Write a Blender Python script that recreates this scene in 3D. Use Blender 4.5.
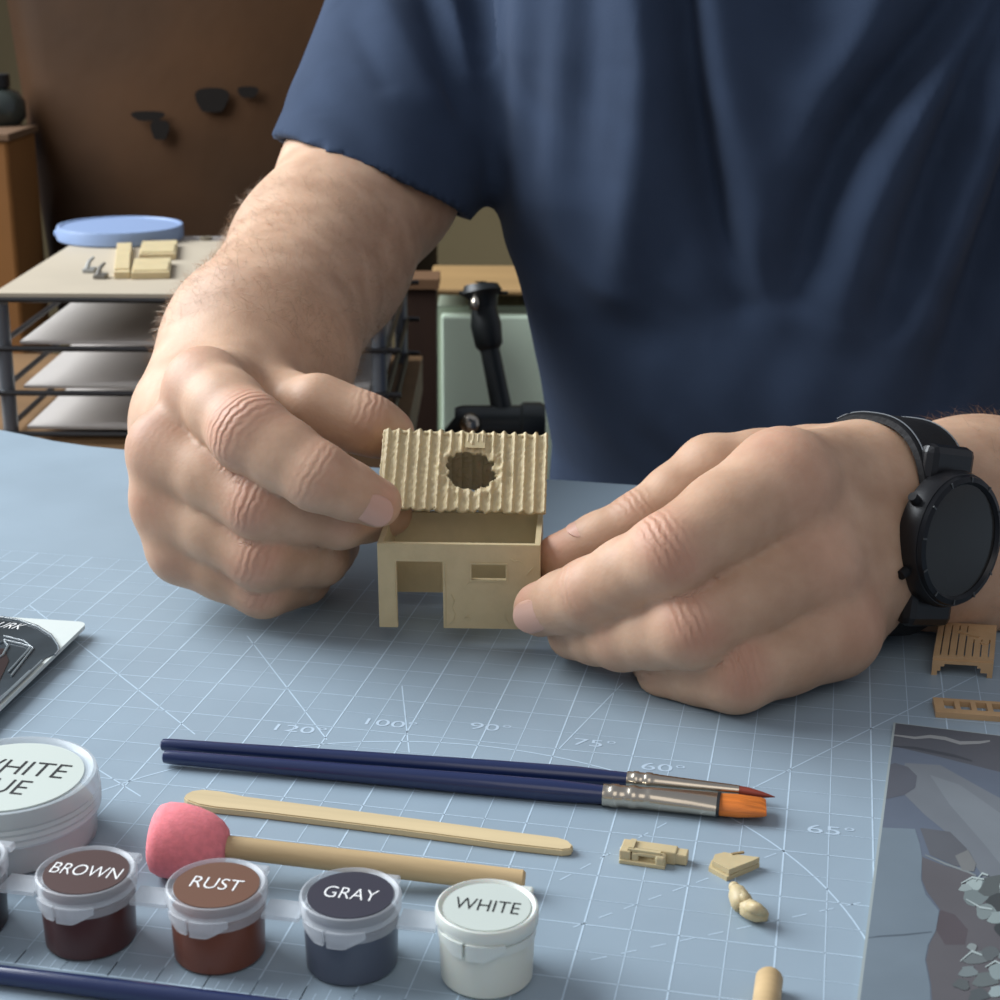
import bpy, bmesh, math, random
import numpy as np
from mathutils import Vector, Matrix

for o in list(bpy.data.objects):
    bpy.data.objects.remove(o)
scene = bpy.context.scene
COL = scene.collection
random.seed(7)
rng = np.random.default_rng(7)

# ------------------------------------------------------------------ camera
FPX = 1637.1                                   # focal length in pixels of the 1000 px frame
def rot(rx, ry, rz):
    c, s = math.cos, math.sin
    Rx = np.array([[1,0,0],[0,c(rx),-s(rx)],[0,s(rx),c(rx)]])
    Ry = np.array([[c(ry),0,s(ry)],[0,1,0],[-s(ry),0,c(ry)]])
    Rz = np.array([[c(rz),-s(rz),0],[s(rz),c(rz),0],[0,0,1]])
    return Rz @ Ry @ Rx
EUL = (1.26148, -0.005636, 0.204672)
R = rot(*EUL)
C = np.array([.0429245, -.3388932, .1901235])   # metres, mat top is z = 0
cam = bpy.data.cameras.new('camera')
cam.sensor_width = 36
cam.lens = FPX / 1000 * 36
cam.clip_start = .01
cam.clip_end = 50
cam.dof.use_dof = True
cam.dof.focus_distance = .43
cam.dof.aperture_fstop = 38
camo = bpy.data.objects.new('camera', cam)
camo.location = C
camo.rotation_euler = EUL
COL.objects.link(camo)
scene.camera = camo

# ------------------------------------------------------------------ world, lights, exposure
w = bpy.data.worlds.new('world')
scene.world = w
w.use_nodes = True
bg = w.node_tree.nodes['Background']
bg.inputs[0].default_value = (.80, .86, 1.0, 1)
bg.inputs[1].default_value = .35
def area(name, loc, target, size, sizey, energy, color):
    l = bpy.data.lights.new(name, 'AREA')
    l.shape = 'RECTANGLE'; l.size = size; l.size_y = sizey
    l.energy = energy; l.color = color
    o = bpy.data.objects.new(name, l)
    o.location = loc
    o.rotation_euler = (Vector(target) - Vector(loc)).to_track_quat('-Z', 'Y').to_euler()
    COL.objects.link(o)
    return o
area('window_light', (-1.25, .30, .85), (0, .12, 0), 1.1, 1.0, 42, (.90, .95, 1.0))
area('room_light', (.25, -1.3, 1.5), (0, .2, 0), 1.2, 1.2, 5, (1.0, .93, .84))
scene.view_settings.view_transform = 'Standard'
scene.view_settings.look = 'None'
scene.view_settings.gamma = 1
scene.view_settings.use_curve_mapping = False
scene.view_settings.exposure = .15

# ------------------------------------------------------------------ helpers
def ray(x, y): return R @ np.array([(x-500)/FPX, -(y-500)/FPX, -1.])
def at(x, y, t): return C + ray(x, y) * t
def G(x, y, z=0.):
    d = ray(x, y); t = (z - C[2]) / d[2]
    return C + d * t
RT, UP, FW = R[:, 0], R[:, 1], -R[:, 2]
U = .01                                         # one half cell of the mat grid

def srgb(r, g, b):
    f = lambda c: (c/255/12.92) if c/255 <= .04045 else ((c/255+.055)/1.055)**2.4
    return (f(r), f(g), f(b), 1)

def mat(name, col, rough=.6, var=0., scale=40, bump=0., bscale=300, metal=0., alpha=1., sss=0., coat=0., spec=.5,
        col2=None, stretch=(1,1,1), trans=0.):
    m = bpy.data.materials.new(name); m.use_nodes = True
    nt = m.node_tree; b = nt.nodes['Principled BSDF']
    b.inputs['Base Color'].default_value = col
    b.inputs['Roughness'].default_value = rough
    b.inputs['Metallic'].default_value = metal
    b.inputs['Alpha'].default_value = alpha
    b.inputs['Specular IOR Level'].default_value = spec
    b.inputs['Coat Weight'].default_value = coat
    b.inputs['Transmission Weight'].default_value = trans
    if sss:
        b.inputs['Subsurface Weight'].default_value = sss
        b.inputs['Subsurface Radius'].default_value = (.004, .002, .001)
        b.inputs['Subsurface Scale'].default_value = 1
    tc = nt.nodes.new('ShaderNodeTexCoord'); mp = nt.nodes.new('ShaderNodeMapping')
    mp.inputs['Scale'].default_value = stretch
    nt.links.new(tc.outputs['Object'], mp.inputs[0])
    if var or col2:
        n = nt.nodes.new('ShaderNodeTexNoise'); n.inputs['Scale'].default_value = scale; n.inputs['Detail'].default_value = 5
        nt.links.new(mp.outputs[0], n.inputs['Vector'])
        cr = nt.nodes.new('ShaderNodeValToRGB')
        c2 = col2 or tuple(max(0, c*(1+var)) for c in col[:3]) + (1,)
        c1 = col if col2 else tuple(c*(1-var) for c in col[:3]) + (1,)
        cr.color_ramp.elements[0].position = .35; cr.color_ramp.elements[0].color = c1
        cr.color_ramp.elements[1].position = .65; cr.color_ramp.elements[1].color = c2
        nt.links.new(n.outputs['Fac'], cr.inputs[0]); nt.links.new(cr.outputs[0], b.inputs['Base Color'])
    if bump:
        n2 = nt.nodes.new('ShaderNodeTexNoise'); n2.inputs['Scale'].default_value = bscale; n2.inputs['Detail'].default_value = 4
        nt.links.new(mp.outputs[0], n2.inputs['Vector'])
        bu = nt.nodes.new('ShaderNodeBump'); bu.inputs['Strength'].default_value = 1; bu.inputs['Distance'].default_value = bump
        nt.links.new(n2.outputs['Fac'], bu.inputs['Height']); nt.links.new(bu.outputs[0], b.inputs['Normal'])
    return m

def link(name, me, m=None, parent=None, smooth=False):
    o = bpy.data.objects.new(name, me)
    COL.objects.link(o)
    if m:
        for mm in (m if isinstance(m, (list, tuple)) else [m]):
            me.materials.append(mm)
    if parent: o.parent = parent
    if smooth:
        me.polygons.foreach_set('use_smooth', [True]*len(me.polygons))
    return o
def obj(name, bm, m=None, parent=None, smooth=False, sharp=None):
    me = bpy.data.meshes.new(name)
    bmesh.ops.recalc_face_normals(bm, faces=bm.faces)
    bm.to_mesh(me); bm.free()
    o = link(name, me, m, parent, smooth)
    if smooth and sharp is not None:
        me.set_sharp_from_angle(angle=math.radians(sharp))
    return o
def tag(o, label=None, cat=None, group=None, kind=None):
    if label: o['label'] = label
    if cat: o['category'] = cat
    if group: o['group'] = group
    if kind: o['kind'] = kind
    return o
def thing(name, label, cat, loc=(0,0,0), rz=0., group=None):
    o = bpy.data.objects.new(name, None); COL.objects.link(o)
    o.empty_display_size = .01
    o.location = tuple(loc); o.rotation_euler = (0, 0, rz)
    return tag(o, label, cat, group)

def add_box(bm, c, s, M=None, mi=0, bevel=0.):
    r = bmesh.ops.create_cube(bm, size=1)
    vs = r['verts']
    bmesh.ops.scale(bm, vec=s, verts=vs)
    if bevel:
        es = list({e for v in vs for e in v.link_edges})
        rr = bmesh.ops.bevel(bm, geom=es, offset=bevel, segments=2, affect='EDGES', profile=.5)
        vs = list({v for f in rr['faces'] for v in f.verts} | {v for v in vs if v.is_valid})
    if M is not None: bmesh.ops.transform(bm, matrix=M, verts=vs)
    bmesh.ops.translate(bm, vec=c, verts=vs)
    if mi:
        for f in {f for v in vs for f in v.link_faces}: f.material_index = mi
    return vs
def add_lathe(bm, prof, n=48, mi=0, M=None, closed=True):
    rings = []
    for r, z in prof:
        if r < 1e-6: rings.append([bm.verts.new((0, 0, z))])
        else: rings.append([bm.verts.new((r*math.cos(2*math.pi*i/n), r*math.sin(2*math.pi*i/n), z)) for i in range(n)])
    for a, b in zip(rings, rings[1:]):
        for i in range(n):
            j = (i+1) % n
            if len(a) == 1 and len(b) == 1: continue
            if len(a) == 1: f = bm.faces.new((a[0], b[i], b[j]))
            elif len(b) == 1: f = bm.faces.new((a[i], a[j], b[0]))
            else: f = bm.faces.new((a[i], a[j], b[j], b[i]))
            f.material_index = mi
    vs = [v for r in rings for v in r]
    if M is not None: bmesh.ops.transform(bm, matrix=M, verts=vs)
    return vs
def add_tube(bm, pts, radii, n=14, mi=0, caps=True, squash=None):
    """rings round a path; squash(i) gives (vertical factor) for flattened sections"""
    pts = [Vector(p) for p in pts]
    rings = []
    for i, p in enumerate(pts):
        d = (pts[min(i+1, len(pts)-1)] - pts[max(i-1, 0)]).normalized()
        up = Vector((0, 0, 1)) if abs(d.z) < .95 else Vector((0, 1, 0))
        s = d.cross(up).normalized(); u = s.cross(d).normalized()
        q = squash[i] if squash else (1, 1)
        rings.append([bm.verts.new(p + radii[i]*(math.cos(2*math.pi*k/n)*s*q[0] + math.sin(2*math.pi*k/n)*u*q[1])) for k in range(n)])
    for a, b in zip(rings, rings[1:]):
        for k in range(n):
            f = bm.faces.new((a[k], a[(k+1) % n], b[(k+1) % n], b[k])); f.material_index = mi
    if caps:
        bm.faces.new(rings[0][::-1]).material_index = mi; bm.faces.new(rings[-1]).material_index = mi
    return [v for r in rings for v in r]
def add_prism(bm, poly, z0, z1, mi=0, M=None):
    n = len(poly)
    a = [bm.verts.new((x, y, z0)) for x, y in poly]; b = [bm.verts.new((x, y, z1)) for x, y in poly]
    fs = [bm.faces.new(a[::-1]), bm.faces.new(b)]
    for i in range(n): fs.append(bm.faces.new((a[i], a[(i+1) % n], b[(i+1) % n], b[i])))
    for f in fs: f.material_index = mi
    if M is not None: bmesh.ops.transform(bm, matrix=M, verts=a+b)
    return a+b
def add_panel(bm, xs, zs, solid, y0, y1):
    """a plate in the x-z plane with openings: one welded skin, no inner faces"""
    V = {}
    def v(i, k, y):
        if (i, k, y) not in V: V[i, k, y] = bm.verts.new((xs[i], y, zs[k]))
        return V[i, k, y]
    nx, nz = len(xs)-1, len(zs)-1
    S = lambda i, k: 0 <= i < nx and 0 <= k < nz and solid((xs[i]+xs[i+1])/2, (zs[k]+zs[k+1])/2)
    for i in range(nx):
        for k in range(nz):
            if not S(i, k): continue
            for y in (y0, y1): bm.faces.new((v(i,k,y), v(i+1,k,y), v(i+1,k+1,y), v(i,k+1,y)))
            if not S(i-1, k): bm.faces.new((v(i,k,y0), v(i,k+1,y0), v(i,k+1,y1), v(i,k,y1)))
            if not S(i+1, k): bm.faces.new((v(i+1,k,y0), v(i+1,k+1,y0), v(i+1,k+1,y1), v(i+1,k,y1)))
            if not S(i, k-1): bm.faces.new((v(i,k,y0), v(i+1,k,y0), v(i+1,k,y1), v(i,k,y1)))
            if not S(i, k+1): bm.faces.new((v(i,k+1,y0), v(i+1,k+1,y0), v(i+1,k+1,y1), v(i,k+1,y1)))
    return list(V.values())
def text_mesh(body, size, extrude=0., shear=0., sx=1., bold=0.):
    cu = bpy.data.curves.new('t', 'FONT'); cu.body = body; cu.size = size
    cu.align_x = 'CENTER'; cu.align_y = 'CENTER'; cu.extrude = extrude; cu.shear = shear; cu.offset = bold
    o = bpy.data.objects.new('t', cu); COL.objects.link(o)
    dg = bpy.context.evaluated_depsgraph_get(); dg.update()
    me = bpy.data.meshes.new_from_object(o.evaluated_get(dg))
    bpy.data.objects.remove(o); bpy.data.curves.remove(cu)
    for v in me.vertices: v.co.x *= sx
    return me

# ------------------------------------------------------------------ materials
M_mat = mat('cutting_mat', srgb(141, 158, 170), .42, var=.04, scale=25, bump=.00002, bscale=900, spec=.55)
M_line = mat('mat_print', srgb(182, 202, 216), .5)
M_line2 = mat('mat_digits', srgb(178, 196, 210), .5)
M_wood = mat('pale_wood', srgb(200, 180, 140), .55, var=.10, scale=60, stretch=(.15, 2.5, 2.5), bump=.00008, bscale=200)
M_wood2 = mat('tan_wood', srgb(194, 166, 122), .55, var=.12, scale=60, stretch=(.15, 2.5, 2.5), bump=.00008, bscale=200)
M_table = mat('table_wood', srgb(110, 84, 60), .5, var=.2, scale=14, stretch=(.2, 2, 2))
M_resin = mat('resin', srgb(194, 176, 136), .5, var=.05, scale=150, bump=.00008, bscale=700, sss=.08)
M_resin2 = mat('resin_warm', srgb(186, 152, 112), .5, var=.06, scale=150, bump=.00008, bscale=700, sss=.05)
M_blue = mat('navy_lacquer', srgb(24, 38, 78), .28, coat=.3)
M_ferrule = mat('ferrule', srgb(196, 186, 170), .25, metal=1)
M_orange = mat('orange_bristle', srgb(205, 112, 38), .5, var=.25, scale=60, stretch=(.3, 18, 18), bump=.0001, bscale=300)
M_redbr = mat('red_bristle', srgb(120, 44, 26), .5, var=.2, scale=60, stretch=(.3, 18, 18))
M_pink = mat('pink_foam', srgb(236, 132, 138), .85, var=.07, scale=700, bump=.00012, bscale=1800, sss=.15)
M_frost = mat('frosted_plastic', srgb(222, 226, 230), .28, alpha=.36, spec=.6)
M_clear = mat('clear_plastic', srgb(225, 232, 236), .12, alpha=.16, spec=.8)
M_white = mat('white_plastic', srgb(222, 226, 218), .4, sss=.1)
M_labelw = mat('white_label', srgb(192, 200, 192), .5)
M_black = mat('black_print', srgb(22, 24, 26), .5)
M_whitep = mat('white_print', srgb(238, 238, 236), .5)
M_brownp = mat('brown_paint', srgb(78, 46, 44), .3)
M_brownl = mat('brown_label', srgb(78, 58, 55), .4)
M_rustp = mat('rust_paint', srgb(116, 66, 48), .3)
M_rustl = mat('rust_label', srgb(108, 76, 60), .4)
M_grayp = mat('gray_paint', srgb(78, 84, 98), .3)
M_grayl = mat('gray_label', srgb(54, 53, 64), .4)
M_blackp = mat('black_paint', srgb(26, 24, 28), .3)
M_whitepaint = mat('white_paint', srgb(214, 216, 204), .35, sss=.15)
M_glue = mat('white_glue', srgb(206, 208, 204), .35, sss=.15)

# ------------------------------------------------------------------ setting
def struct(o): o['kind'] = 'structure'; return o
yaw = EUL[2]
# floor and back wall of the room
bm = bmesh.new(); add_box(bm, (0, 1.0, -.765), (7, 6, .03)); struct(obj('floor', bm, mat('floor_wood', srgb(96, 74, 54), .5, var=.15, scale=8, stretch=(.3, 3, 1))))
bm = bmesh.new(); add_box(bm, (-.3, 2.55, .5), (5, .05, 2.5)); struct(obj('wall_back', bm, mat('wall_paint', srgb(140, 126, 92), .9, var=.04, scale=5)))

# table
t = thing('work_table', 'wooden work table under the grey cutting mat', 'table', (0, 0, -.75))
bm = bmesh.new(); add_box(bm, (.02, -.02, .733), (1.3, .575, .03)); obj('tabletop', bm, M_table, t)
for sx in (-.58, .62):
    for sy in (-.27, .23):
        bm = bmesh.new(); add_box(bm, (sx, sy, .359), (.05, .05, .718)); obj('leg', bm, M_table, t)

# cutting mat: sheet plus printed lines
mt = thing('cutting_mat', 'large blue grey cutting mat with printed grid covering the table', 'cutting mat', (0, 0, -.002))
far = [(.62, .279), (.2, .2775), (.05, .2755), (-.03, .2745), (-.15, .2750), (-.245, .277), (-.262, .2788), (-.280, .2830), (-.300, .2905), (-.33, .301), (-.60, .33)]
outline = [(-.60, -.20), (.62, -.20)] + far
bm = bmesh.new(); add_prism(bm, outline, 0, .002); obj('sheet', bm, M_mat, mt)
bm = bmesh.new()
ZL = .00205
def strip(a, b, wd, dash=None):
    a = Vector((*a, ZL)); b = Vector((*b, ZL)); d = b-a; L = d.length; d.normalize()
    n = Vector((-d.y, d.x, 0))*wd/2
    segs = [(0, L)]
    if dash:
        segs = []; s = 0
        while s < L: segs.append((s, min(L, s+dash))); s += dash*1.9
    for s0, s1 in segs:
        bm.faces.new([bm.verts.new(v) for v in (a+d*s0-n, a+d*s1-n, a+d*s1+n, a+d*s0+n)])
for i in range(-34, 40):
    wd = .00038 if i % 2 == 0 else .00022
    strip((i*U, -.0785), (i*U, .15), wd)
for j in range(-7, 16):
    wd = .00028 if j % 2 == 0 else .00015
    strip((-.34, j*U), (.39, j*U), wd)
strip((-.34, -.0785), (.39, -.0785), .0005)
for i in range(-34*4, 39*4):                       # ruler ticks along the border
    strip((i*U/4, -.0785), (i*U/4, -.0785+(.003 if i % 2 else .005)), .0002)
for c, rr, w_ in (((-.040, -.066), .1035, .0004),):
    pts = [(c[0]+rr*math.cos(a), c[1]+rr*math.sin(a)) for a in np.linspace(math.radians(5), math.radians(175), 70)]
    for p, q in zip(pts, pts[1:]): strip(p, q, w_)
def ul(p, q, wd=.00035, dash=None): strip((p[0]*U, p[1]*U), (q[0]*U, q[1]*U), wd, dash)
ul((3.13, 2.92), (9, 11.2)); ul((-.79, -2.35), (1.31, .83), .0003, .0035); ul((-.2, -4.15), (3.9, -.1), .0003, .0035)
ul((.35, -5.26), (5.9, -1.77), .0003, .0035); ul((-16.15, 7.01), (-11.4, 2.8)); ul((-13.4, .65), (-11.4, -.7))
ul((-12.4, 9.48), (-7.92, 3.23)); ul((-6.89, 6.95), (-5.63, 2.96)); ul((-1.92, 3.95), (-.84, 8.5)); ul((-20, 10.4), (-16.15, 7.01))
for deg, x, y in (('100°', -6.6, 4.5), ('120°', -8.85, 3.65), ('90°', -3.9, 4.85), ('75°', -1.05, 4.5), ('60°', .85, 3.5), ('65°', 5.05, 1.15), ('45°', -14.2, -1.5)):
    me = text_mesh(deg, .0056, sx=1.5)
    for pl in me.polygons:
        bm.faces.new([bm.verts.new((me.vertices[k].co.x + x*U, me.vertices[k].co.y + y*U, ZL+.00003)) for k in pl.vertices])
    bpy.data.meshes.remove(me)
for f_ in bm.faces:
    if f_.calc_center_median().z > ZL+.00002: f_.material_index = 1
obj('printed_grid', bm, [M_line, M_line2], mt)

# ------------------------------------------------------------------ background furniture
M_leather = mat('brown_leather', srgb(64, 41, 21), .7, spec=.12, scale=3.2, col2=srgb(37, 25, 14), bump=.004, bscale=7)
ch = thing('armchair', 'big worn brown leather armchair with dark stains behind the wire rack', 'armchair', (0, 0, -.75))
# backrest: upright slab with rounded left edge, leaning slightly
def slab(bm, corners, thick, n=FW, seg=6):
    pass
tb = 1.36
bl, br, tr, tl = [Vector(at(x, y, tb)) for x, y in ((38, 330), (425, 330), (425, -260), (-62, -260))]
bm = bmesh.new()
N = 30
rows = []
fwv = Vector((FW[0], FW[1], 0)).normalized()
for i in range(N+1):
    v = i/N
    row = []
    for j in range(N+1):
        u = j/N
        p = bl.lerp(br, u).lerp(tl.lerp(tr, u), v)
        e = min(u, 1-u)*1.5
        k = max(0, 1-e/.16)
        p = p + fwv*(.11*(1-math.sqrt(max(0, 1-k*k)))) - fwv*.02*math.sin(math.pi*u)*math.sin(math.pi*v)
        row.append(bm.verts.new(p + Vector((0, 0, .75))))
    rows.append(row)
for a, b in zip(rows, rows[1:]):
    for j in range(N): bm.faces.new((a[j], a[j+1], b[j+1], b[j]))
geo = bmesh.ops.extrude_face_region(bm, geom=list(bm.faces))
bmesh.ops.translate(bm, vec=fwv*.16, verts=[g for g in geo['geom'] if isinstance(g, bmesh.types.BMVert)])
obj('backrest', bm, M_leather, ch, smooth=True, sharp=50)
M_stain = mat('leather_stain', srgb(20, 16, 13), .8, spec=.1)
for x, y, rx, ry in ((212, 100, 16, 15), (248, 92, 10, 7), (160, 130, 9, 12), (148, 116, 16, 6)):
    bm = bmesh.new(); c0 = Vector(at(x, y, tb-.0225)) + Vector((0, 0, .75))
    vs = [bm.verts.new(c0 + (Vector(RT)*rx*math.cos(a)*(1+.15*math.sin(3*a)) + Vector(UP)*ry*math.sin(a)*(1+.2*math.cos(2*a)))*tb/FPX) for a in np.linspace(0, 2*math.pi, 20, endpoint=False)]
    bm.faces.new(vs)
    obj('stain', bm, M_stain, ch)
sc = (bl+br)/2
bm = bmesh.new(); add_box(bm, (sc.x, sc.y+.16, .36), (.40, .26, .2), Matrix.Rotation(yaw, 4, 'Z'), bevel=.03); obj('seat', bm, M_leather, ch)
for k in (-1, 1):
    bm = bmesh.new(); q = Vector(RT)*.15*k; add_box(bm, (sc.x+q.x, sc.y+.16+q.y, .13), (.06, .06, .26)); obj('leg', bm, M_table, ch)

# low side table that carries the rack
rk = Vector(at(196, 432, .905)); ZR = rk.z - .006
st = thing('side_table', 'low brown side table behind the work table carrying the wire rack', 'side table', (0, 0, -.75), 0)
bm = bmesh.new(); cc = rk + fwv*.100 - Vector(RT)*.05
add_box(bm, (cc.x, cc.y, ZR+.75-.012), (.33, .24, .024), Matrix.Rotation(yaw, 4, 'Z')); obj('tabletop', bm, mat('side_wood', srgb(120, 92, 62), .5, var=.15, scale=16, stretch=(.2, 2, 2)), st)
for a in (-.14, .14):
    for b in (-.095, .095):
        q = cc + Vector(RT)*a + fwv*b
        bm = bmesh.new(); add_box(bm, (q.x, q.y, (ZR+.75-.024)/2), (.035, .035, ZR+.75-.024)); obj('leg', bm, M_table, st)

# wire letter rack, three tiers, posts at the corners
M_wire = mat('black_wire', srgb(30, 30, 32), .4)
M_post = mat('grey_post', srgb(120, 124, 128), .35, metal=.6)
M_sheet = mat('pale_sheet', srgb(196, 190, 184), .6, var=.03, scale=9)
M_board = mat('pale_board', srgb(176, 164, 144), .6, var=.05, scale=12)
ra = thing('wire_rack', 'tiered black wire desk rack with grey posts and pale shelves', 'rack', (rk.x, rk.y, ZR), yaw)
HW = .102; DP = .20
lev = [(p - ZR) for p in (at(196, 433, .905)[2], at(196, 389, .905)[2], at(196, 342, .905)[2], at(196, 291, .905)[2])]
for sx in (-1, 1):
    for y in (.0, DP):
        bm = bmesh.new(); add_tube(bm, [(sx*HW, y, 0), (sx*HW, y, lev[3]-.003)], [.0042]*2, 16); obj('post', bm, M_post, ra, smooth=True, sharp=40)
for k, z in enumerate(lev):
    bm = bmesh.new()
    add_tube(bm, [(-HW-.012, -.004, z), (HW+.012, -.004, z)], [.0016]*2, 8)
    add_tube(bm, [(-HW-.012, DP+.004, z), (HW+.012, DP+.004, z)], [.0016]*2, 8)
    for sx in (-1, 1): add_tube(bm, [(sx*(HW+.004), -.008, z), (sx*(HW+.004), DP+.008, z)], [.0016]*2, 8)
    obj('wire_frame', bm, M_wire, ra)
for k in (0, 1, 2):
    z = lev[k]
    bm = bmesh.new()                      # a deep paper tray whose floor rises to the back
    vs = [(-HW+.008, .003, z+.002), (HW-.006, .003, z+.002), (HW-.006, DP, z+.002), (-HW+.008, DP, z+.002)]
    add_prism(bm, [(v[0], v[1]) for v in vs], z+.001, z+.0025)
    add_box(bm, (.001, DP-.003, z+.0165), (2*HW-.014, .002, .028)); pass
    obj('shelf', bm, M_sheet, ra)
bm = bmesh.new(); add_tube(bm, [(-.035, 0, .000), (-.035, 0, lev[0])], [.0014]*2, 8); obj('foot', bm, M_wire, ra)
ZB = lev[3] + .0035
bm = bmesh.new(); add_box(bm, (-.004, .088, lev[3]+.0023), (2*HW-.004, .185, .0024)); top = obj('top_board', bm, M_board, ra)
zb = ZR + ZB
def B(x, y, z=None): return G(x, y, zb if z is None else z)
# things on the rack
q = B(117, 240)
ld = thing('round_lid', 'flat light blue round lid lying on the rack top', 'lid', (q[0], q[1]+.006, zb), yaw)
rl = (B(180, 240)-B(54, 240)); rl = np.linalg.norm(rl)/2
bm = bmesh.new(); add_lathe(bm, [(0, 0), (rl*.97, 0), (rl, .0012), (rl, .0078), (rl*.985, .0092), (rl*.94, .0092), (rl*.93, .0084), (0, .0084)]); obj('disc', bm, mat('lid_blue', srgb(132, 152, 186), .45), ld, smooth=True, sharp=40)
bm = bmesh.new(); add_box(bm, (-rl*.96, -.004, .004), (.006, .005, .004), bevel=.001); obj('tab', bm, mat('lid_tab', srgb(150, 174, 214), .45), ld)
def blk(x0, x1, y0, y1, name, label, h=.004):
    a, b, c = B(x0, y1), B(x1, y1), B(x0+4, y0)
    dd_ = (c-a)/np.linalg.norm(c-a); rz_ = math.atan2(dd_[1], dd_[0])-math.pi/2; xx_ = np.array([dd_[1], -dd_[0], 0])
    wdt = abs((b-a)@xx_); dpt = np.linalg.norm(c-a); m_ = a+xx_*wdt/2+dd_*dpt/2
    t = thing(name, label, 'model part', (m_[0], m_[1], zb), rz_, None)
    bm = bmesh.new(); add_box(bm, (0, 0, h/2), (wdt*.9, dpt*.86, h), bevel=.0004); obj('plate', bm, M_resin, t)
    bm = bmesh.new(); add_box(bm, (0, -dpt*.12, h+.0003), (wdt*.8, dpt*.5, .0008)); obj('raised_face', bm, M_resin, t)
blk(113, 131, 247, 282, 'resin_plate', 'narrow tall beige plate at the left of the blocks on the rack top')
blk(137, 178, 246, 262, 'resin_plate', 'beige oblong block on the rack top, the farther of the pair by the lid')
blk(129, 172, 264, 281, 'resin_plate', 'beige oblong block at the front of the rack top')
for x, y, lb in ((90, 272, 'small pale grey plastic clip near the left of the rack top'), (101, 278, 'tiny dark grey plastic clip beside the narrow beige plate')):
    q = B(x, y)
    t = thing('plastic_clip', lb, 'clip', (q[0], q[1], zb), yaw)
    mm = mat('clip', srgb(150, 150, 146) if x == 90 else srgb(110, 106, 98), .5)
    bm = bmesh.new(); add_box(bm, (0, 0, .0012), (.007, .009, .0024), bevel=.0005); obj('base', bm, mm, t)
    bm = bmesh.new(); add_tube(bm, [(-.001, -.003, .002), (0, 0, .006), (.002, .003, .008)], [.0014, .0012, .0008], 8); obj('stem', bm, mm, t)
q = B(206, 240)
bm = bmesh.new(); add_lathe(bm, [(.0016, 0), (.004, 0), (.004, .002), (.0016, .002), (.0016, 0)], 20)
tt = tag(obj('washer', bm, mat('washer', srgb(120, 112, 96), .5)), 'small dull ring lying on the right of the rack top', 'washer'); tt.location = (q[0], q[1], zb)

# ochre box and dark object at far left
q = at(-52, 240, 1.28)
bx = thing('storage_box', 'ochre cardboard box standing at the far left edge', 'box', (q[0], q[1], -.75), yaw)
hz = at(0, 137, 1.28)[2]+.75
bm = bmesh.new(); add_box(bm, (-.0, .05, hz/2), (.100, .08, hz-.002), bevel=.003); obj('carton', bm, mat('ochre_card', srgb(122, 78, 30), .8, var=.08, scale=12), bx)
bm = bmesh.new(); add_box(bm, (0, .05, hz+.001), (.104, .084, .006), bevel=.001); obj('lid', bm, mat('ochre_lid', srgb(96, 70, 46), .8), bx)
q2 = at(-26, 118, 1.31)
bt = thing('dark_jar', 'dark rounded jar on top of the ochre box at far left', 'jar', (q2[0], q2[1]+.03, hz-.75+.004), 0)
bm = bmesh.new(); add_lathe(bm, [(0, 0), (.022, 0), (.027, .006), (.027, .018), (.022, .026), (.012, .030)], 32); obj('body', bm, mat('dark_glass', srgb(52, 58, 54), .25), bt, smooth=True, sharp=50)
bm = bmesh.new(); add_lathe(bm, [(.012, .029), (.016, .030), (.016, .040), (0, .041)], 32); obj('cap', bm, M_black, bt, smooth=True, sharp=40)

# cabinet behind the arm: dark side, wooden top, pale green door
tc_ = 1.22
pc0, pc1 = at(437, 291, tc_), at(640, 291, tc_)
ztop = pc0[2]
cb = thing('cabinet', 'low cabinet with wooden top and pale green front behind the shirt', 'cabinet', (pc0[0], pc0[1], -.75), yaw)
H = ztop+.75
M_green = mat('pale_green', srgb(226, 244, 220), .5)
bm = bmesh.new(); add_box(bm, (.15, .055, (H-.012)/2), (.30, .09, H-.014)); obj('body', bm, mat('cab_body', srgb(160, 170, 150), .6), cb)
bm = bmesh.new(); add_box(bm, (.148, .048, H), (.31, .106, .005), bevel=.002); obj('worktop', bm, mat('worktop', srgb(172, 138, 92), .5, var=.12, scale=14, stretch=(.2, 2, 2)), cb)
bm = bmesh.new(); add_box(bm, (.151, .003, (H-.02)/2+.004), (.296, .012, H-.024), bevel=.002); obj('door', bm, M_green, cb)
q = at(419, 292, 1.19)
bd = thing('dark_board', 'upright dark brown wooden board beside the pale green cabinet', 'board', (q[0], q[1], -.75), yaw)
bm = bmesh.new(); add_box(bm, (-.002, 0, (q[2]+.75+.006)/2), (.030, .03, q[2]+.75+.006), Matrix.Rotation(.0, 4, 'Y')); obj('plank', bm, mat('dark_brown', srgb(54, 34, 22), .6, var=.15, scale=20, stretch=(3, 3, .3)), bd)
bm = bmesh.new(); add_box(bm, (-.002, -.001, q[2]+.75+.009), (.034, .036, .007)); obj('cap_strip', bm, mat('brown_strip', srgb(112, 82, 56), .6), bd)

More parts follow.
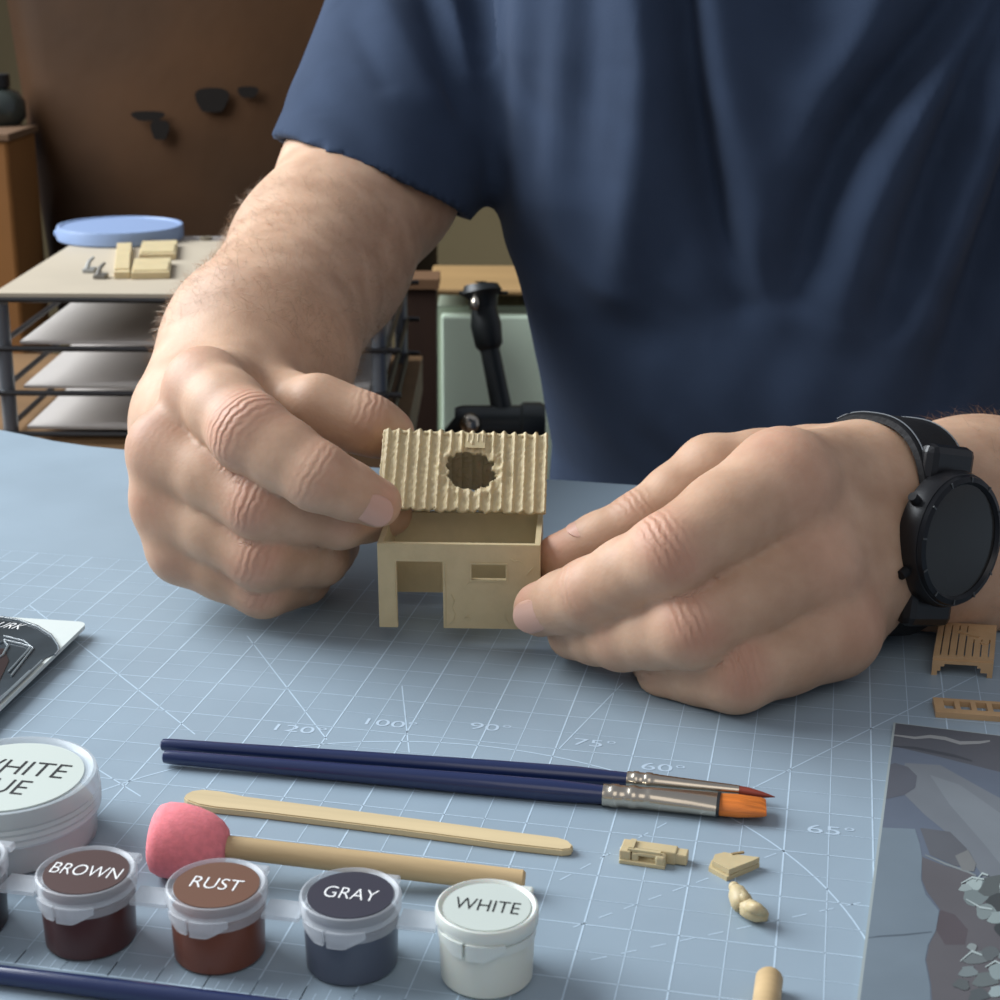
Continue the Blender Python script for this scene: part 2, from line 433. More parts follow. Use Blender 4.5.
# black stand: knobbed grip, tube and cylindrical base, on its own foot
M_blk = mat('black_rubber', srgb(26, 30, 30), .45)
M_blk2 = mat('black_metal', srgb(44, 48, 48), .35, metal=.3)
ts = 1.0
pb = at(487, 425, ts)
sd = thing('clamp_stand', 'black stand with thick grip and knob in front of the pale green cabinet', 'stand', (0, 0, 0))
bm = bmesh.new(); add_tube(bm, [at(503, 415, ts), at(489, 345, ts)], [.0066, .006], 18); obj('tube', bm, M_blk2, sd, smooth=True, sharp=40)
bm = bmesh.new(); P = [at(490, 350, ts), at(489, 345, ts), at(486, 325, ts), at(484, 308, ts)]; add_tube(bm, P, [.006, .0085, .0095, .0078], 20); obj('grip', bm, M_blk, sd, smooth=True, sharp=40)
bm = bmesh.new(); P = [at(484, 308, ts), at(483, 298, ts), at(482, 292, ts), at(481, 285, ts), at(481, 282, ts)]; add_tube(bm, P, [.008, .009, .0125, .0105, .004], 20); obj('knob', bm, M_blk, sd, smooth=True, sharp=50)
bm = bmesh.new(); add_tube(bm, [at(459, 293, ts), at(508, 293, ts)], [.0012]*2, 10); obj('cross_pin', bm, M_blk, sd)
bm = bmesh.new(); add_tube(bm, [at(474, 310, ts-.01), at(476, 296, ts-.01)], [.003, .002], 10); obj('steel_catch', bm, M_ferrule, sd, smooth=True)
bm = bmesh.new(); P = [at(x, 424, ts) for x in (455, 462, 520, 523, 540, 545)]; add_tube(bm, P, [.010, .0115, .0115, .0135, .0135, .012], 24); obj('barrel', bm, M_blk2, sd, smooth=True, sharp=40)
bm = bmesh.new(); add_tube(bm, [at(470, 424, ts-.012), at(470, 424, ts-.018)], [.007, .005], 16); obj('screw', bm, M_ferrule, sd, smooth=True)
bm = bmesh.new(); P = [at(447, 437, ts), at(466, 412, ts), at(505, 411, ts), at(515, 420, ts)]; add_tube(bm, P, [.004, .004, .004, .004], 12); obj('bracket', bm, M_blk, sd)
bm = bmesh.new(); pz = at(500, 424, ts); add_tube(bm, [pz, (pz[0], pz[1], -.74)], [.009, .011], 16); add_lathe(bm, [(0, -.75), (.09, -.75), (.09, -.742), (0, -.735)], 32, M=Matrix.Translation((pz[0], pz[1], 0))); obj('column', bm, M_blk, sd)

# ------------------------------------------------------------------ the person: one skin grown from tapered limbs
def A(px, py, t, rpx): return (at(px, py, t), rpx*t/FPX)
def smin(a, b, k):
    h = np.clip(.5+.5*(b-a)/k, 0, 1)
    return b+(a-b)*h-k*h*(1-h)
def cone(p, a, b):
    (pa, ra), (pb, rb) = a, b
    ba = pb-pa; q = p-pa
    h = np.clip((q@ba)/(ba@ba), 0, 1)
    d = q-h[:, None]*ba
    return np.sqrt((d*d).sum(1))-(ra+(rb-ra)*h)
def chain(p, js, k=.003):
    d = None
    for a, b in zip(js, js[1:]):
        e = cone(p, a, b); d = e if d is None else smin(d, e, k)
    return d
def mids(js, f=.975):
    out = [js[0]]
    for a, b in zip(js, js[1:]):
        out += [((a[0]+b[0])/2, (a[1]+b[1])/2*f), b]
    return out

# left hand in the photo (the person's right): fist pinching the roof
HA_f = [
  [A(205,388,.497,40), A(250,433,.473,40), A(318,477,.466,34), A(377,503,.475,25)],
  [A(167,449,.497,39), A(262,503,.480,37), A(340,515,.490,33), A(388,512,.508,25)],
  [A(169,502,.500,37), A(262,555,.488,35), A(318,555,.503,31), A(336,545,.526,24)],
  [A(184,549,.503,35), A(264,585,.497,32), A(302,576,.512,28), A(312,560,.532,22)],
]
HA_t = [A(262,400,.552,31), A(318,409,.524,33), A(366,424,.522,29), A(391,434,.529,24)]
HA_w = [A(238,395,.560,46), A(207,440,.560,50)]
# right hand in the photo (the person's left): holding the house corner
HB_f = [
  [A(782,482,.452,54), A(668,556,.434,42), A(590,594,.452,35), A(541,609,.468,28)],
  [A(808,562,.454,52), A(690,627,.436,41), A(622,636,.454,34), A(573,634,.474,26)],
  [A(828,626,.460,54), A(735,671,.443,41), A(672,668,.458,34), A(652,655,.478,26)],
  [A(842,636,.480,36), A(780,664,.472,32), A(714,672,.480,25), A(690,655,.495,21)],
]
HB_t = [A(806,470,.500,46), A(712,473,.496,37), A(640,522,.490,29), A(560,559,.492,26)]
HB_w = [A(852,480,.484,52), A(858,562,.480,54)]
def hand(p, F, T, Wr, kp=.012):
    palm = None
    n = len(F)
    for i, f in enumerate(F):
        u = i/(n-1)
        wp = (Wr[0][0]*(1-u)+Wr[1][0]*u, Wr[0][1]*(1-u)+Wr[1][1]*u)
        e = cone(p, (f[0][0], f[0][1]*.92), wp)
        palm = e if palm is None else smin(palm, e, kp)
    inner = cone(p, ((F[0][0][0]+F[3][0][0])/2+FW*.008, F[1][0][1]), ((Wr[0][0]+Wr[1][0])/2, Wr[0][1]))
    palm = smin(palm, inner, kp)
    d = None
    for f in F:
        e = smin(chain(p, mids(f)), palm, .0045)
        d = e if d is None else smin(d, e, .0007)
    e = smin(chain(p, mids(T, .97), .004), palm, .010)
    return smin(d, e, .0012)
# arms
AA = [A(204,421,.556,69), A(258,352,.585,90), A(320,258,.672,84), A(372,178,.715,84), A(470,-70,.80,92)]
fa = (RT*.77+FW*.62-UP*.05); fa /= np.linalg.norm(fa)
wc = at(878, 525, .490)
elB = wc+fa*.245+UP*.01
shB = A(1228,-70,.80,92)
AB1 = [(wc+UP*.0095, .0206), (wc+fa*.05+UP*.009, .0235), (wc+fa*.13+UP*.008, .031), (elB, .036)]
AB2 = [(wc-UP*.0095, .0206), (wc+fa*.05-UP*.010, .0235), (wc+fa*.13-UP*.010, .031), (elB-UP*.004, .036)]
AB3 = [(elB, .036), shB]
# torso
tcn = at(845, 480, .775); ctr = np.array([tcn[0], tcn[1]])
tx = np.array([RT[0], RT[1]]); tx /= np.linalg.norm(tx)
ty = np.array([FW[0], FW[1]]); ty /= np.linalg.norm(ty)
def torso(p, grow=0.):
    z = p[:, 2]
    x = (p[:, :2]-ctr)@tx; y = (p[:, :2]-ctr)@ty
    a = np.interp(z, [-.3, -.02, .05, .1, .16, .22, .27], [.152, .136, .149, .166, .171, .162, .10])+grow
    b = np.interp(z, [-.3, -.02, .1, .2, .27], [.105, .103, .100, .095, .07])+grow
    d = (np.sqrt((x/a)**2+(y/b)**2)-1)*np.minimum(a, b)
    top = z-(.245+grow); bot = -.29-z
    k = .05; h = np.clip(.5+.5*(d-top)/k, 0, 1); d = top+(d-top)*h+k*h*(1-h)
    return np.maximum(d, bot)
shA = AA[-1]
neck = [(np.array([ctr[0], ctr[1], .22]), .055), (np.array([ctr[0]-ty[0]*.02, ctr[1]-ty[1]*.02, .33]), .052)]
cA = at(290, 480, .5); cB = at(720, 570, .46)
def body(p):
    """distance to the skin; groups far from this block are skipped"""
    c = p[len(p)//2]
    ds = []
    far_ = 1.
    def use(dist): return dist < .05
    da = chain(p, AA, .014); 
    if np.linalg.norm(c-cA) < .19: da = smin(da, hand(p, HA_f, HA_t, HA_w), .016)
    ab = smin(chain(p, AB1, .02), chain(p, AB2, .02), .006)
    ab = smin(ab, cone(p, *AB3), .02)
    if np.linalg.norm(c-cB) < .22: ab = smin(ab, hand(p, HB_f, HB_t, HB_w), .010)
    d = np.minimum(da, ab)
    tt = smin(torso(p, -.020), chain(p, neck), .02)
    d = smin(d, tt, .02)
    if np.linalg.norm(c-cA) < .19 or np.linalg.norm(c-cB) < .22: d = np.where(((p[:, :2]-ctr)@ty) < -.12, np.maximum(d, .0004-p[:, 2]), d)
    return d

def surface_nets(fn, lo, hi, h, B=16):
    """zero level of fn as (verts, quads) on one lattice, evaluated only in blocks near the surface"""
    nb = np.ceil((np.array(hi)-np.array(lo))/(h*B)).astype(int)
    lo = np.array(lo, float)
    cg = np.stack(np.meshgrid(*[np.arange(n) for n in nb], indexing='ij'), -1).reshape(-1, 3)
    rad = h*B*.5*math.sqrt(3)*1.25+.004
    keep = []
    # centres in spatially sorted chunks so that far groups are skipped
    for ch in cg:
        pass
    cent = lo+(cg+.5)*h*B
    val = np.empty(len(cent))
    for i in range(0, len(cent), 1):
        break
    val = fn.coarse(cent)
    cg = cg[np.abs(val) < rad]
    loc = np.stack(np.meshgrid(*[np.arange(B+2)]*3, indexing='ij'), -1).reshape(-1, 3)
    off = np.array([[i, j, k] for i in (0, 1) for j in (0, 1) for k in (0, 1)])
    EDG = [(0,1),(0,2),(0,4),(1,3),(1,5),(2,3),(2,6),(3,7),(4,5),(4,6),(5,7),(6,7)]
    keys = []; pos = []; quads = []
    big = 1 << 20
    n = B+2
    def K(c): return (c[..., 0]+4)*big*big//1 + (c[..., 1]+4)*big + (c[..., 2]+4)
    for b in cg:
        # lattice points from -1..B so edges on the low faces have all four cells
        q = b*B-1+loc
        v = fn(lo+q*h).reshape(n, n, n)
        s = v < 0
        if s.all() or not s.any(): continue
        cv = np.stack([v[o[0]:o[0]+n-1, o[1]:o[1]+n-1, o[2]:o[2]+n-1] for o in off], -1)
        cs = cv < 0; mix = cs.any(-1) & ~cs.all(-1)
        idx = np.argwhere(mix)
        if not len(idx): continue
        cvm = cv[mix]; acc = np.zeros((len(idx), 3)); cnt = np.zeros(len(idx))
        for a, e in EDG:
            va, ve = cvm[:, a], cvm[:, e]; m = (va < 0) != (ve < 0)
            t_ = np.where(m, va/np.where(m, va-ve, 1), 0)
            acc += np.where(m[:, None], off[a]+(off[e]-off[a])*t_[:, None], 0); cnt += m
        lat = b*B-1+idx
        keys.append(K(lat)); pos.append(lo+(lat+acc/cnt[:, None])*h)
        for ax in range(3):
            o1, o2 = [(1, 2), (2, 0), (0, 1)][ax]
            sl = [slice(1, n-1)]*3
            i0 = np.argwhere(s[1:n-1, 1:n-1, 1:n-1] != np.take(np.take(np.take(s, range(1+(ax == 0), n-1+(ax == 0)), 0), range(1+(ax == 1), n-1+(ax == 1)), 1), range(1+(ax == 2), n-1+(ax == 2)), 2))+1
            if not len(i0): continue
            # the edge belongs to this block only if its low end lies in it
            ins = s[i0[:, 0], i0[:, 1], i0[:, 2]]
            g = b*B-1+i0
            e1 = np.zeros(3, int); e1[o1] = 1; e2 = np.zeros(3, int); e2[o2] = 1
            qd = np.stack([K(g-e1-e2), K(g-e2), K(g), K(g-e1)], 1)
            qd[~ins] = qd[~ins][:, ::-1]
            quads.append(qd)
    keys = np.concatenate(keys); pos = np.concatenate(pos); quads = np.concatenate(quads)
    uk, first = np.unique(keys, return_index=True)
    ix = np.searchsorted(uk, quads); ix = np.clip(ix, 0, len(uk)-1)
    ok = (uk[ix] == quads).all(1)
    return pos[first], ix[ok]
def mesh_from(name, v, f):
    me = bpy.data.meshes.new(name)
    me.vertices.add(len(v)); me.vertices.foreach_set('co', v.astype(np.float32).ravel())
    me.loops.add(len(f)*4); me.loops.foreach_set('vertex_index', f.astype(np.int32).ravel())
    me.polygons.add(len(f)); me.polygons.foreach_set('loop_start', np.arange(0, len(f)*4, 4, dtype=np.int32))
    me.update(calc_edges=True); me.validate()
    return me
def normals_of(me):
    a = np.empty(len(me.vertices)*3, np.float32); me.vertices.foreach_get('normal', a) if False else me.vertex_normals.foreach_get('vector', a)
    return a.reshape(-1, 3).astype(float)
class Fn:
    def __init__(s, f): s.f = f
    def __call__(s, p): return s.f(p)
    def coarse(s, c):
        # evaluate in one go, every group included, by asking block by block near each hand
        out = np.empty(len(c))
        dA = np.linalg.norm(c-cA, axis=1); dB = np.linalg.norm(c-cB, axis=1)
        for m in (dA < .17, (dB < .20) & (dA >= .17), (dA >= .17) & (dB >= .20)):
            if m.any():
                q = c[m]; ref = cA if m is not None and (dA[m] < .17).all() else (cB if (dB[m] < .20).all() else np.array([9., 9, 9]))
                q2 = np.concatenate([q, [ref]*(len(q)+1)])      # the reference sits at the middle index
                out[m] = s.f(q2)[:len(q)]
        return out
lo = (-.34, -.03, -.30); hi = (.56, .56, .36)
v, f = surface_nets(Fn(body), lo, hi, .0014)
me = mesh_from('person', v, f)
nr = normals_of(me)
if ((v-v.mean(0))*nr).sum(1).mean() < 0: me.flip_normals(); nr = -nr

# skin attributes: redness at the knuckles and the cross folds over the joints
red = np.zeros(len(v)); ww = np.zeros(len(v)); ws = np.zeros(len(v)); disp = np.zeros(len(v))
def joint(c, axis, r, rd, wr, back, wide=.9, wide2=None):
    global red, ww, ws, disp
    axis = axis/np.linalg.norm(axis)
    q = v-c; s = q@axis; lat = np.sqrt(np.maximum(0, (q*q).sum(1)-s*s))
    dors = np.clip((nr@back-.05)*1.6, 0, 1)
    m = np.exp(-(s/(wide*r))**2)*dors*(lat < 1.5*r)
    near = np.exp(-(np.maximum(0, lat-r)/(.16*r))**2)
    m = m*near
    red = np.maximum(red, m*rd)
    m = np.exp(-(s/((wide2 or wide)*r))**2)*np.clip((nr@back-.25)*1.6, 0, 1)*(lat < 1.5*r)*near
    a = m*wr; k = a > ww
    ww[k] = a[k]; ws[k] = s[k]
for F, back in ((HA_f, -FW*.9-RT*.3+UP*.35), (HB_f, -FW*.85+UP*.5)):
    back = back/np.linalg.norm(back)
    for i, fg in enumerate(F):
        P = [j[0] for j in fg]
        joint(P[0]-FW*.0, P[1]-P[0], fg[0][1], .42, .04, back, .8)
        joint(P[1], P[2]-P[0], fg[1][1], .85, 1., back, .75, .42)
        joint(P[2], P[3]-P[1], fg[2][1], .45, .6, back, .7, .36)
        joint(P[3], P[3]-P[2], fg[3][1], .75, .0, back, 1.)
for T, back in ((HA_t, UP*.8-FW*.6), (HB_t, UP*.9-FW*.3)):
    P = [j[0] for j in T]; joint(P[2], P[3]-P[1], T[2][1], .5, .9, back/np.linalg.norm(back), .5); joint(P[3], P[3]-P[2], T[3][1], .6, 0, back/np.linalg.norm(back), 1.)
# real relief: creases pressed in over the middle joints
disp = ww*0.
v2 = v+nr*disp[:, None]
me.vertices.foreach_set('co', v2.astype(np.float32).ravel()); me.update()
for nm, arr in (('redness', red), ('crease', ww), ('along', ws*1000)):
    at_ = me.attributes.new(nm, 'FLOAT', 'POINT'); at_.data.foreach_set('value', arr.astype(np.float32))
def skin():
    m = bpy.data.materials.new('skin'); m.use_nodes = True; nt = m.node_tree; b = nt.nodes['Principled BSDF']; N = nt.nodes.new; Lk = nt.links.new
    b.inputs['Roughness'].default_value = .55; b.inputs['Specular IOR Level'].default_value = .36
    b.inputs['Subsurface Weight'].default_value = .22; b.inputs['Subsurface Radius'].default_value = (.006, .0025, .0014); b.inputs['Subsurface Scale'].default_value = 1
    tc = N('ShaderNodeTexCoord')
    n = N('ShaderNodeTexNoise'); n.inputs['Scale'].default_value = 70; n.inputs['Detail'].default_value = 6; Lk(tc.outputs['Object'], n.inputs['Vector'])
    cr = N('ShaderNodeValToRGB'); cr.color_ramp.elements[0].position = .3; cr.color_ramp.elements[0].color = srgb(178, 141, 114); cr.color_ramp.elements[1].position = .7; cr.color_ramp.elements[1].color = srgb(202, 166, 138); Lk(n.outputs['Fac'], cr.inputs[0])
    ar = N('ShaderNodeAttribute'); ar.attribute_name = 'redness'
    mx = N('ShaderNodeMix'); mx.data_type = 'RGBA'; mx.inputs['B'].default_value = srgb(194, 116, 102)
    mu = N('ShaderNodeMath'); mu.operation = 'MULTIPLY'; mu.inputs[1].default_value = .36; Lk(ar.outputs['Fac'], mu.inputs[0]); Lk(mu.outputs[0], mx.inputs['Factor']); Lk(cr.outputs[0], mx.inputs['A']); Lk(mx.outputs['Result'], b.inputs['Base Color'])
    # fine relief: pores plus fold lines over the joints
    v_ = N('ShaderNodeTexVoronoi'); v_.inputs['Scale'].default_value = 900; Lk(tc.outputs['Object'], v_.inputs['Vector'])
    ac = N('ShaderNodeAttribute'); ac.attribute_name = 'crease'; al = N('ShaderNodeAttribute'); al.attribute_name = 'along'
    n3 = N('ShaderNodeTexNoise'); n3.inputs['Scale'].default_value = 260; Lk(tc.outputs['Object'], n3.inputs['Vector'])
    ad = N('ShaderNodeMath'); ad.operation = 'MULTIPLY_ADD'; ad.inputs[1].default_value = 2.7; Lk(al.outputs['Fac'], ad.inputs[0])
    m5 = N('ShaderNodeMath'); m5.operation = 'MULTIPLY'; m5.inputs[1].default_value = 7; Lk(n3.outputs['Fac'], m5.inputs[0]); Lk(m5.outputs[0], ad.inputs[2])
    sn = N('ShaderNodeMath'); sn.operation = 'SINE'; Lk(ad.outputs[0], sn.inputs[0])
    ml = N('ShaderNodeMath'); ml.operation = 'MULTIPLY'; Lk(sn.outputs[0], ml.inputs[0]); Lk(ac.outputs['Fac'], ml.inputs[1])
    sm = N('ShaderNodeMath'); sm.operation = 'MULTIPLY_ADD'; sm.inputs[1].default_value = .22; Lk(v_.outputs['Distance'], sm.inputs[0]); Lk(ml.outputs[0], sm.inputs[2])
    bu = N('ShaderNodeBump'); bu.inputs['Strength'].default_value = 1; bu.inputs['Distance'].default_value = .00018; Lk(sm.outputs[0], bu.inputs['Height']); Lk(bu.outputs[0], b.inputs['Normal'])
    return m
M_skin = skin()
person = link('person', me, M_skin, None, True)
tag(person, 'person in a navy T-shirt seated at the table holding the model house', 'person')

# finger nails: small curved plates on the finger tips that face us
M_nail = mat('nail', srgb(202, 158, 138), .3, coat=.2, sss=.1)
def nail(c, axis, out, r, ln, wd, lift=1.0, parent=person, m=None):
    axis = axis/np.linalg.norm(axis); out = out-axis*(out@axis); out /= np.linalg.norm(out); side = np.cross(axis, out)
    bm = bmesh.new(); V = {}
    nu, nvv = 12, 12
    for i in range(nu+1):
        for j in range(nvv+1):
            a = (i/nu-.5)*2*wd; b = j/nvv-.5
            e = 1-.28*abs(2*b)**3 if b > 0 else 1-.22*abs(2*b)**3
            aa = a*e
            drop = .0006*max(0, b)*2*0
            bb = b*ln*(1-.25*(abs(a)/wd)**2*(1 if b > 0 else .6))
            p = c+axis*bb+(out*math.cos(aa)+side*math.sin(aa))*(r*lift - drop)
            V[i, j] = bm.verts.new(p)
    for i in range(nu):
        for j in range(nvv): bm.faces.new((V[i, j], V[i+1, j], V[i+1, j+1], V[i, j+1]))
    ge = bmesh.ops.extrude_face_region(bm, geom=list(bm.faces))
    bmesh.ops.translate(bm, vec=Vector(-out*.0007), verts=[g for g in ge['geom'] if isinstance(g, bmesh.types.BMVert)])
    return obj('fingernail', bm, m or M_nail, parent, smooth=True, sharp=60)
ti = HA_f[0]; ax = ti[3][0]-ti[2][0]
nail(ti[3][0]-ax/np.linalg.norm(ax)*.0022, ax, -FW*1.0-UP*.32, ti[3][1]*1.10, .0098, .60, 1.035)
ti = HB_f[0]; ax = ti[3][0]-ti[2][0]
nail(ti[3][0]-ax/np.linalg.norm(ax)*.0026, ax, -FW*.95-UP*.02+RT*.05, ti[3][1]*1.06, .0108, .58, 1.04)
ti = HB_t; ax = ti[3][0]-ti[2][0]
nail((ti[3][0]+ti[2][0])/2+ax*.05, ax, UP*1.0-FW*.55, (ti[3][1]+ti[2][1])/2*.985, .0125, .66, 1.04)

# hair on the forearms
hair_v = []; hair_f = []
def grow(cnt, sel, tang, seed):
    r_ = np.random.default_rng(seed)
    ids = np.nonzero(sel)[0]
    if not len(ids): return
    for i in r_.choice(ids, cnt):
        p = v2[i]; n = nr[i]; t0 = tang+r_.normal(0, .45, 3); t0 -= n*(t0@n); t0 /= np.linalg.norm(t0)
        ln = r_.uniform(.004, .0085); wdt = 3.8e-5; s = np.cross(n, t0)
        cdv = n*r_.uniform(.25, .7)
        p1 = p+(t0*.55+cdv*.55)*ln; p2 = p+(t0*1.05+cdv*.75)*ln
        k = len(hair_v)
        hair_v.extend([p-s*wdt, p+s*wdt, p1+s*wdt*.8, p1-s*wdt*.8, p2]); hair_f.extend([(k, k+1, k+2, k+3), (k+3, k+2, k+4)])
def along(pt, a, b):
    ba = b-a; return ((pt-a)@ba)/(ba@ba)
u = along(v, AA[0][0], AA[2][0]); dl = chain(v, AA[:4], .02)
grow(6500, (u > .12) & (u < 1.0) & (np.abs(dl) < .006) & (np.linalg.norm(v-cA, axis=1) > .06) & (nr@FW < .5), AA[0][0]-AA[2][0], 1)
u = along(v, wc, elB); dl = np.minimum(chain(v, AB1, .02), chain(v, AB2, .02))
grow(1800, (u > .12) & (u < .6) & (np.abs(dl) < .006) & (nr@FW < .5), -fa+UP*.3, 2)
hm = bpy.data.meshes.new('arm_hair'); hm.from_pydata([tuple(a) for a in hair_v], [], hair_f)
ho = link('arm_hair', hm, mat('arm_hair', srgb(158, 130, 102), .5), person); ho['kind'] = 'stuff'

# T-shirt: torso and two sleeves, open at the hems, with hanging folds
hemc = at(372, 178, .715); axA = AA[3][0]-AA[4][0]; axA /= np.linalg.norm(axA)
slA = (at(470, -70, .80), .0525)
vw_ = hemc-C; vw_ = vw_/np.linalg.norm(vw_); hemn = axA-vw_*(axA@vw_)*.93; hemn /= np.linalg.norm(hemn)   # the hem hangs nearly level with the eye
def shirt(p):
    d = torso(p, .003)
    c1 = cone(p, slA, (hemc+axA*.07, .0440))
    c1 = np.maximum(c1, (p-hemc)@hemn)
    axB = (elB-shB[0]); LB = np.linalg.norm(axB); axB = axB/LB
    c2 = cone(p, (shB[0], .0515), (shB[0]+axB*.17, .0475))
    hb_ = shB[0]+axB*.15; c2 = np.maximum(c2, (p-hb_)@axB)
    d = smin(smin(d, c1, .014), c2, .014)
    # neck opening
    d = np.maximum(d, -(cone(p, (neck[0][0]+np.array([0, 0, .02]), .064), (neck[1][0], .075))))
    # cut the sleeves at the hem and hollow them
    d = np.maximum(d, -cone(p, (hemc-axA*.012, .0402), (hemc+axA*.06, .0402)))
    d = np.maximum(d, -cone(p, (hb_-axB*.006, .0415), (hb_+axB*.04, .0415)))
    d = np.maximum(d, -.20-p[:, 2])
    return d
class Fs(Fn):
    def coarse(s, c): return s.f(c)
sv_, sf_ = surface_nets(Fs(shirt), (-.26, .18, -.24), (.52, .62, .36), .0025)
sm = mesh_from('t_shirt', sv_, sf_); sn_ = normals_of(sm)
# folds: each a run of points on the shirt front, pulled in or pushed out along its length
pl_t = .69
def shirt_uv(px, py):
    q = at(px, py, pl_t); return ((q[:2]-ctr)@tx, q[2])
vx = (sv_[:, :2]-ctr)@tx; vz = sv_[:, 2]; front = np.clip(-(sn_[:, :2]@ty)*2.2+.25, 0, 1)
D = np.zeros(len(sv_))
def fold(pts, wd, amp, side=None):
    P = np.array([shirt_uv(*p) for p in pts]); best = np.full(len(vx), 9.); bu_ = np.zeros(len(vx)); n = len(P)-1
    for i in range(n):
        a, b = P[i], P[i+1]; ba = b-a; qx = vx-a[0]; qz = vz-a[1]
        h = np.clip((qx*ba[0]+qz*ba[1])/(ba@ba), 0, 1); dd = np.hypot(qx-h*ba[0], qz-h*ba[1])
        m = dd < best; best[m] = dd[m]; bu_[m] = (i+h[m])/n
    return amp*np.exp(-(best/wd)**2)*np.sin(np.pi*np.clip(.12+.88*(1-bu_)*.62+.0, 0, 1))
FO = [
 ([(660,-60),(668,40),(682,130),(700,210),(728,285)], .0075, -.0085), ([(640,-60),(648,60),(640,170),(622,280)], .010, .0065), ([(690,-40),(705,60),(735,160),(745,260)], .011, .0045),
 ([(940,-60),(905,5),(855,70),(815,125),(792,190),(775,270)], .0085, -.0085), ([(860,-50),(830,20),(795,80),(780,140)], .010, .005),
 ([(960,-60),(925,20),(875,110),(840,200),(822,300)], .011, .0075), ([(975,-60),(950,0),(920,60),(900,130),(880,210),(860,290)], .008, -.007), ([(1010,-50),(985,20),(950,110),(925,200),(895,300)], .011, .007),
 ([(1025,-20),(995,60),(970,160),(940,270),(915,380)], .009, -.0085), ([(1040,60),(1015,180),(990,300)], .013, .007),
 ([(605,-60),(610,60),(603,160),(590,270)], .010, .006), ([(585,-60),(588,60),(580,160)], .007, -.005), ([(560,-60),(560,60),(556,180),(560,300)], .009, .005), ([(540,-40),(535,60),(528,170),(540,280)], .007, -.005),
 ([(515,-60),(512,60),(510,160),(528,270),(545,380)], .008, .005), ([(498,-40),(497,60),(498,150),(505,230)], .006, -.007),
 ([(760,-60),(768,20),(800,60)], .012, -.004), ([(640,330),(700,300),(760,330),(830,310)], .014, -.002), ([(600,430),(680,390),(760,400)], .012, .003), ([(560,420),(600,350),(640,250)], .012, -.003), ([(580,470),(650,430),(720,440)], .008, -.003),
]
for pts, wd, am in FO[:-3]: D += fold(pts, wd*(1.05 if pts[0][0] > 630 else 1.3), am*(1.9 if pts[0][0] > 630 else .9))
D += .0007*(np.sin(vx*95+3*np.sin(vz*31+1))*np.sin(vz*38+2*np.sin(vx*57)))+.0004*np.sin(vx*210+vz*120+2*np.sin(vz*90))
D *= front
# sleeve folds run from the armpit towards the shoulder
ps = sv_-hemc
ul_ = ps@(-axA)
lat = RT-axA*(RT@axA); lat /= np.linalg.norm(lat); la = ps@lat
mskS = np.clip((.055-np.abs(np.linalg.norm(ps-np.outer(ul_, -axA), axis=1)-.045)*1.)*1, 0, 1) > .0
sl = (np.linalg.norm(ps-np.outer(ul_, -axA), axis=1) < .062) & (ul_ > -.01) & (vx < -.13)
def sfold(a, b, wd, amp):
    a = np.array(a); b = np.array(b); ba = b-a
    qx = la-a[0]; qy = ul_-a[1]; h = np.clip((qx*ba[0]+qy*ba[1])/(ba@ba), 0, 1); dd = np.hypot(qx-h*ba[0], qy-h*ba[1])
    return np.where(sl, amp*np.exp(-(dd/wd)**2)*(.35+.65*np.sin(np.pi*np.clip(h*.8+.15, 0, 1))), 0)
D += sfold((.036, .02), (-.022, .115), .0060, -.005)+sfold((.040, .045), (.000, .125), .0055, -.005)+sfold((.024, .015), (-.035, .09), .0070, .0035)+sfold((.005, .012), (-.030, .06), .006, -.0025)+sfold((.034, .035), (-.008, .12), .005, .003)
hemg = np.exp(-((-(ps@hemn)-.013)/.0016)**2)*sl; D -= hemg*.0003
sm.vertices.foreach_set('co', (sv_+sn_*D[:, None]).astype(np.float32).ravel()); sm.update()
M_shirt = mat('navy_cotton', srgb(50, 62, 82), .9, var=.06, scale=40, bump=.00008, bscale=1500, spec=.12)
M_shirt.node_tree.nodes['Principled BSDF'].inputs['Sheen Weight'].default_value = .04
link('t_shirt', sm, M_shirt, person, True)

# stool under the person
so = thing('stool', 'wooden stool the person in the navy T-shirt sits on', 'stool', (ctr[0], ctr[1], -.75), yaw)
bm = bmesh.new(); add_lathe(bm, [(0, .43), (.16, .43), (.165, .435), (.165, .452), (.16, .4595), (0, .4595)], 40); obj('seat', bm, M_table, so, smooth=True, sharp=40)
for a in range(4):
    an = a*math.pi/2+.785
    bm = bmesh.new(); add_tube(bm, [(.12*math.cos(an), .12*math.sin(an), .435), (.16*math.cos(an), .16*math.sin(an), 0)], [.016, .013], 12); obj('leg', bm, M_table, so, smooth=True, sharp=40)

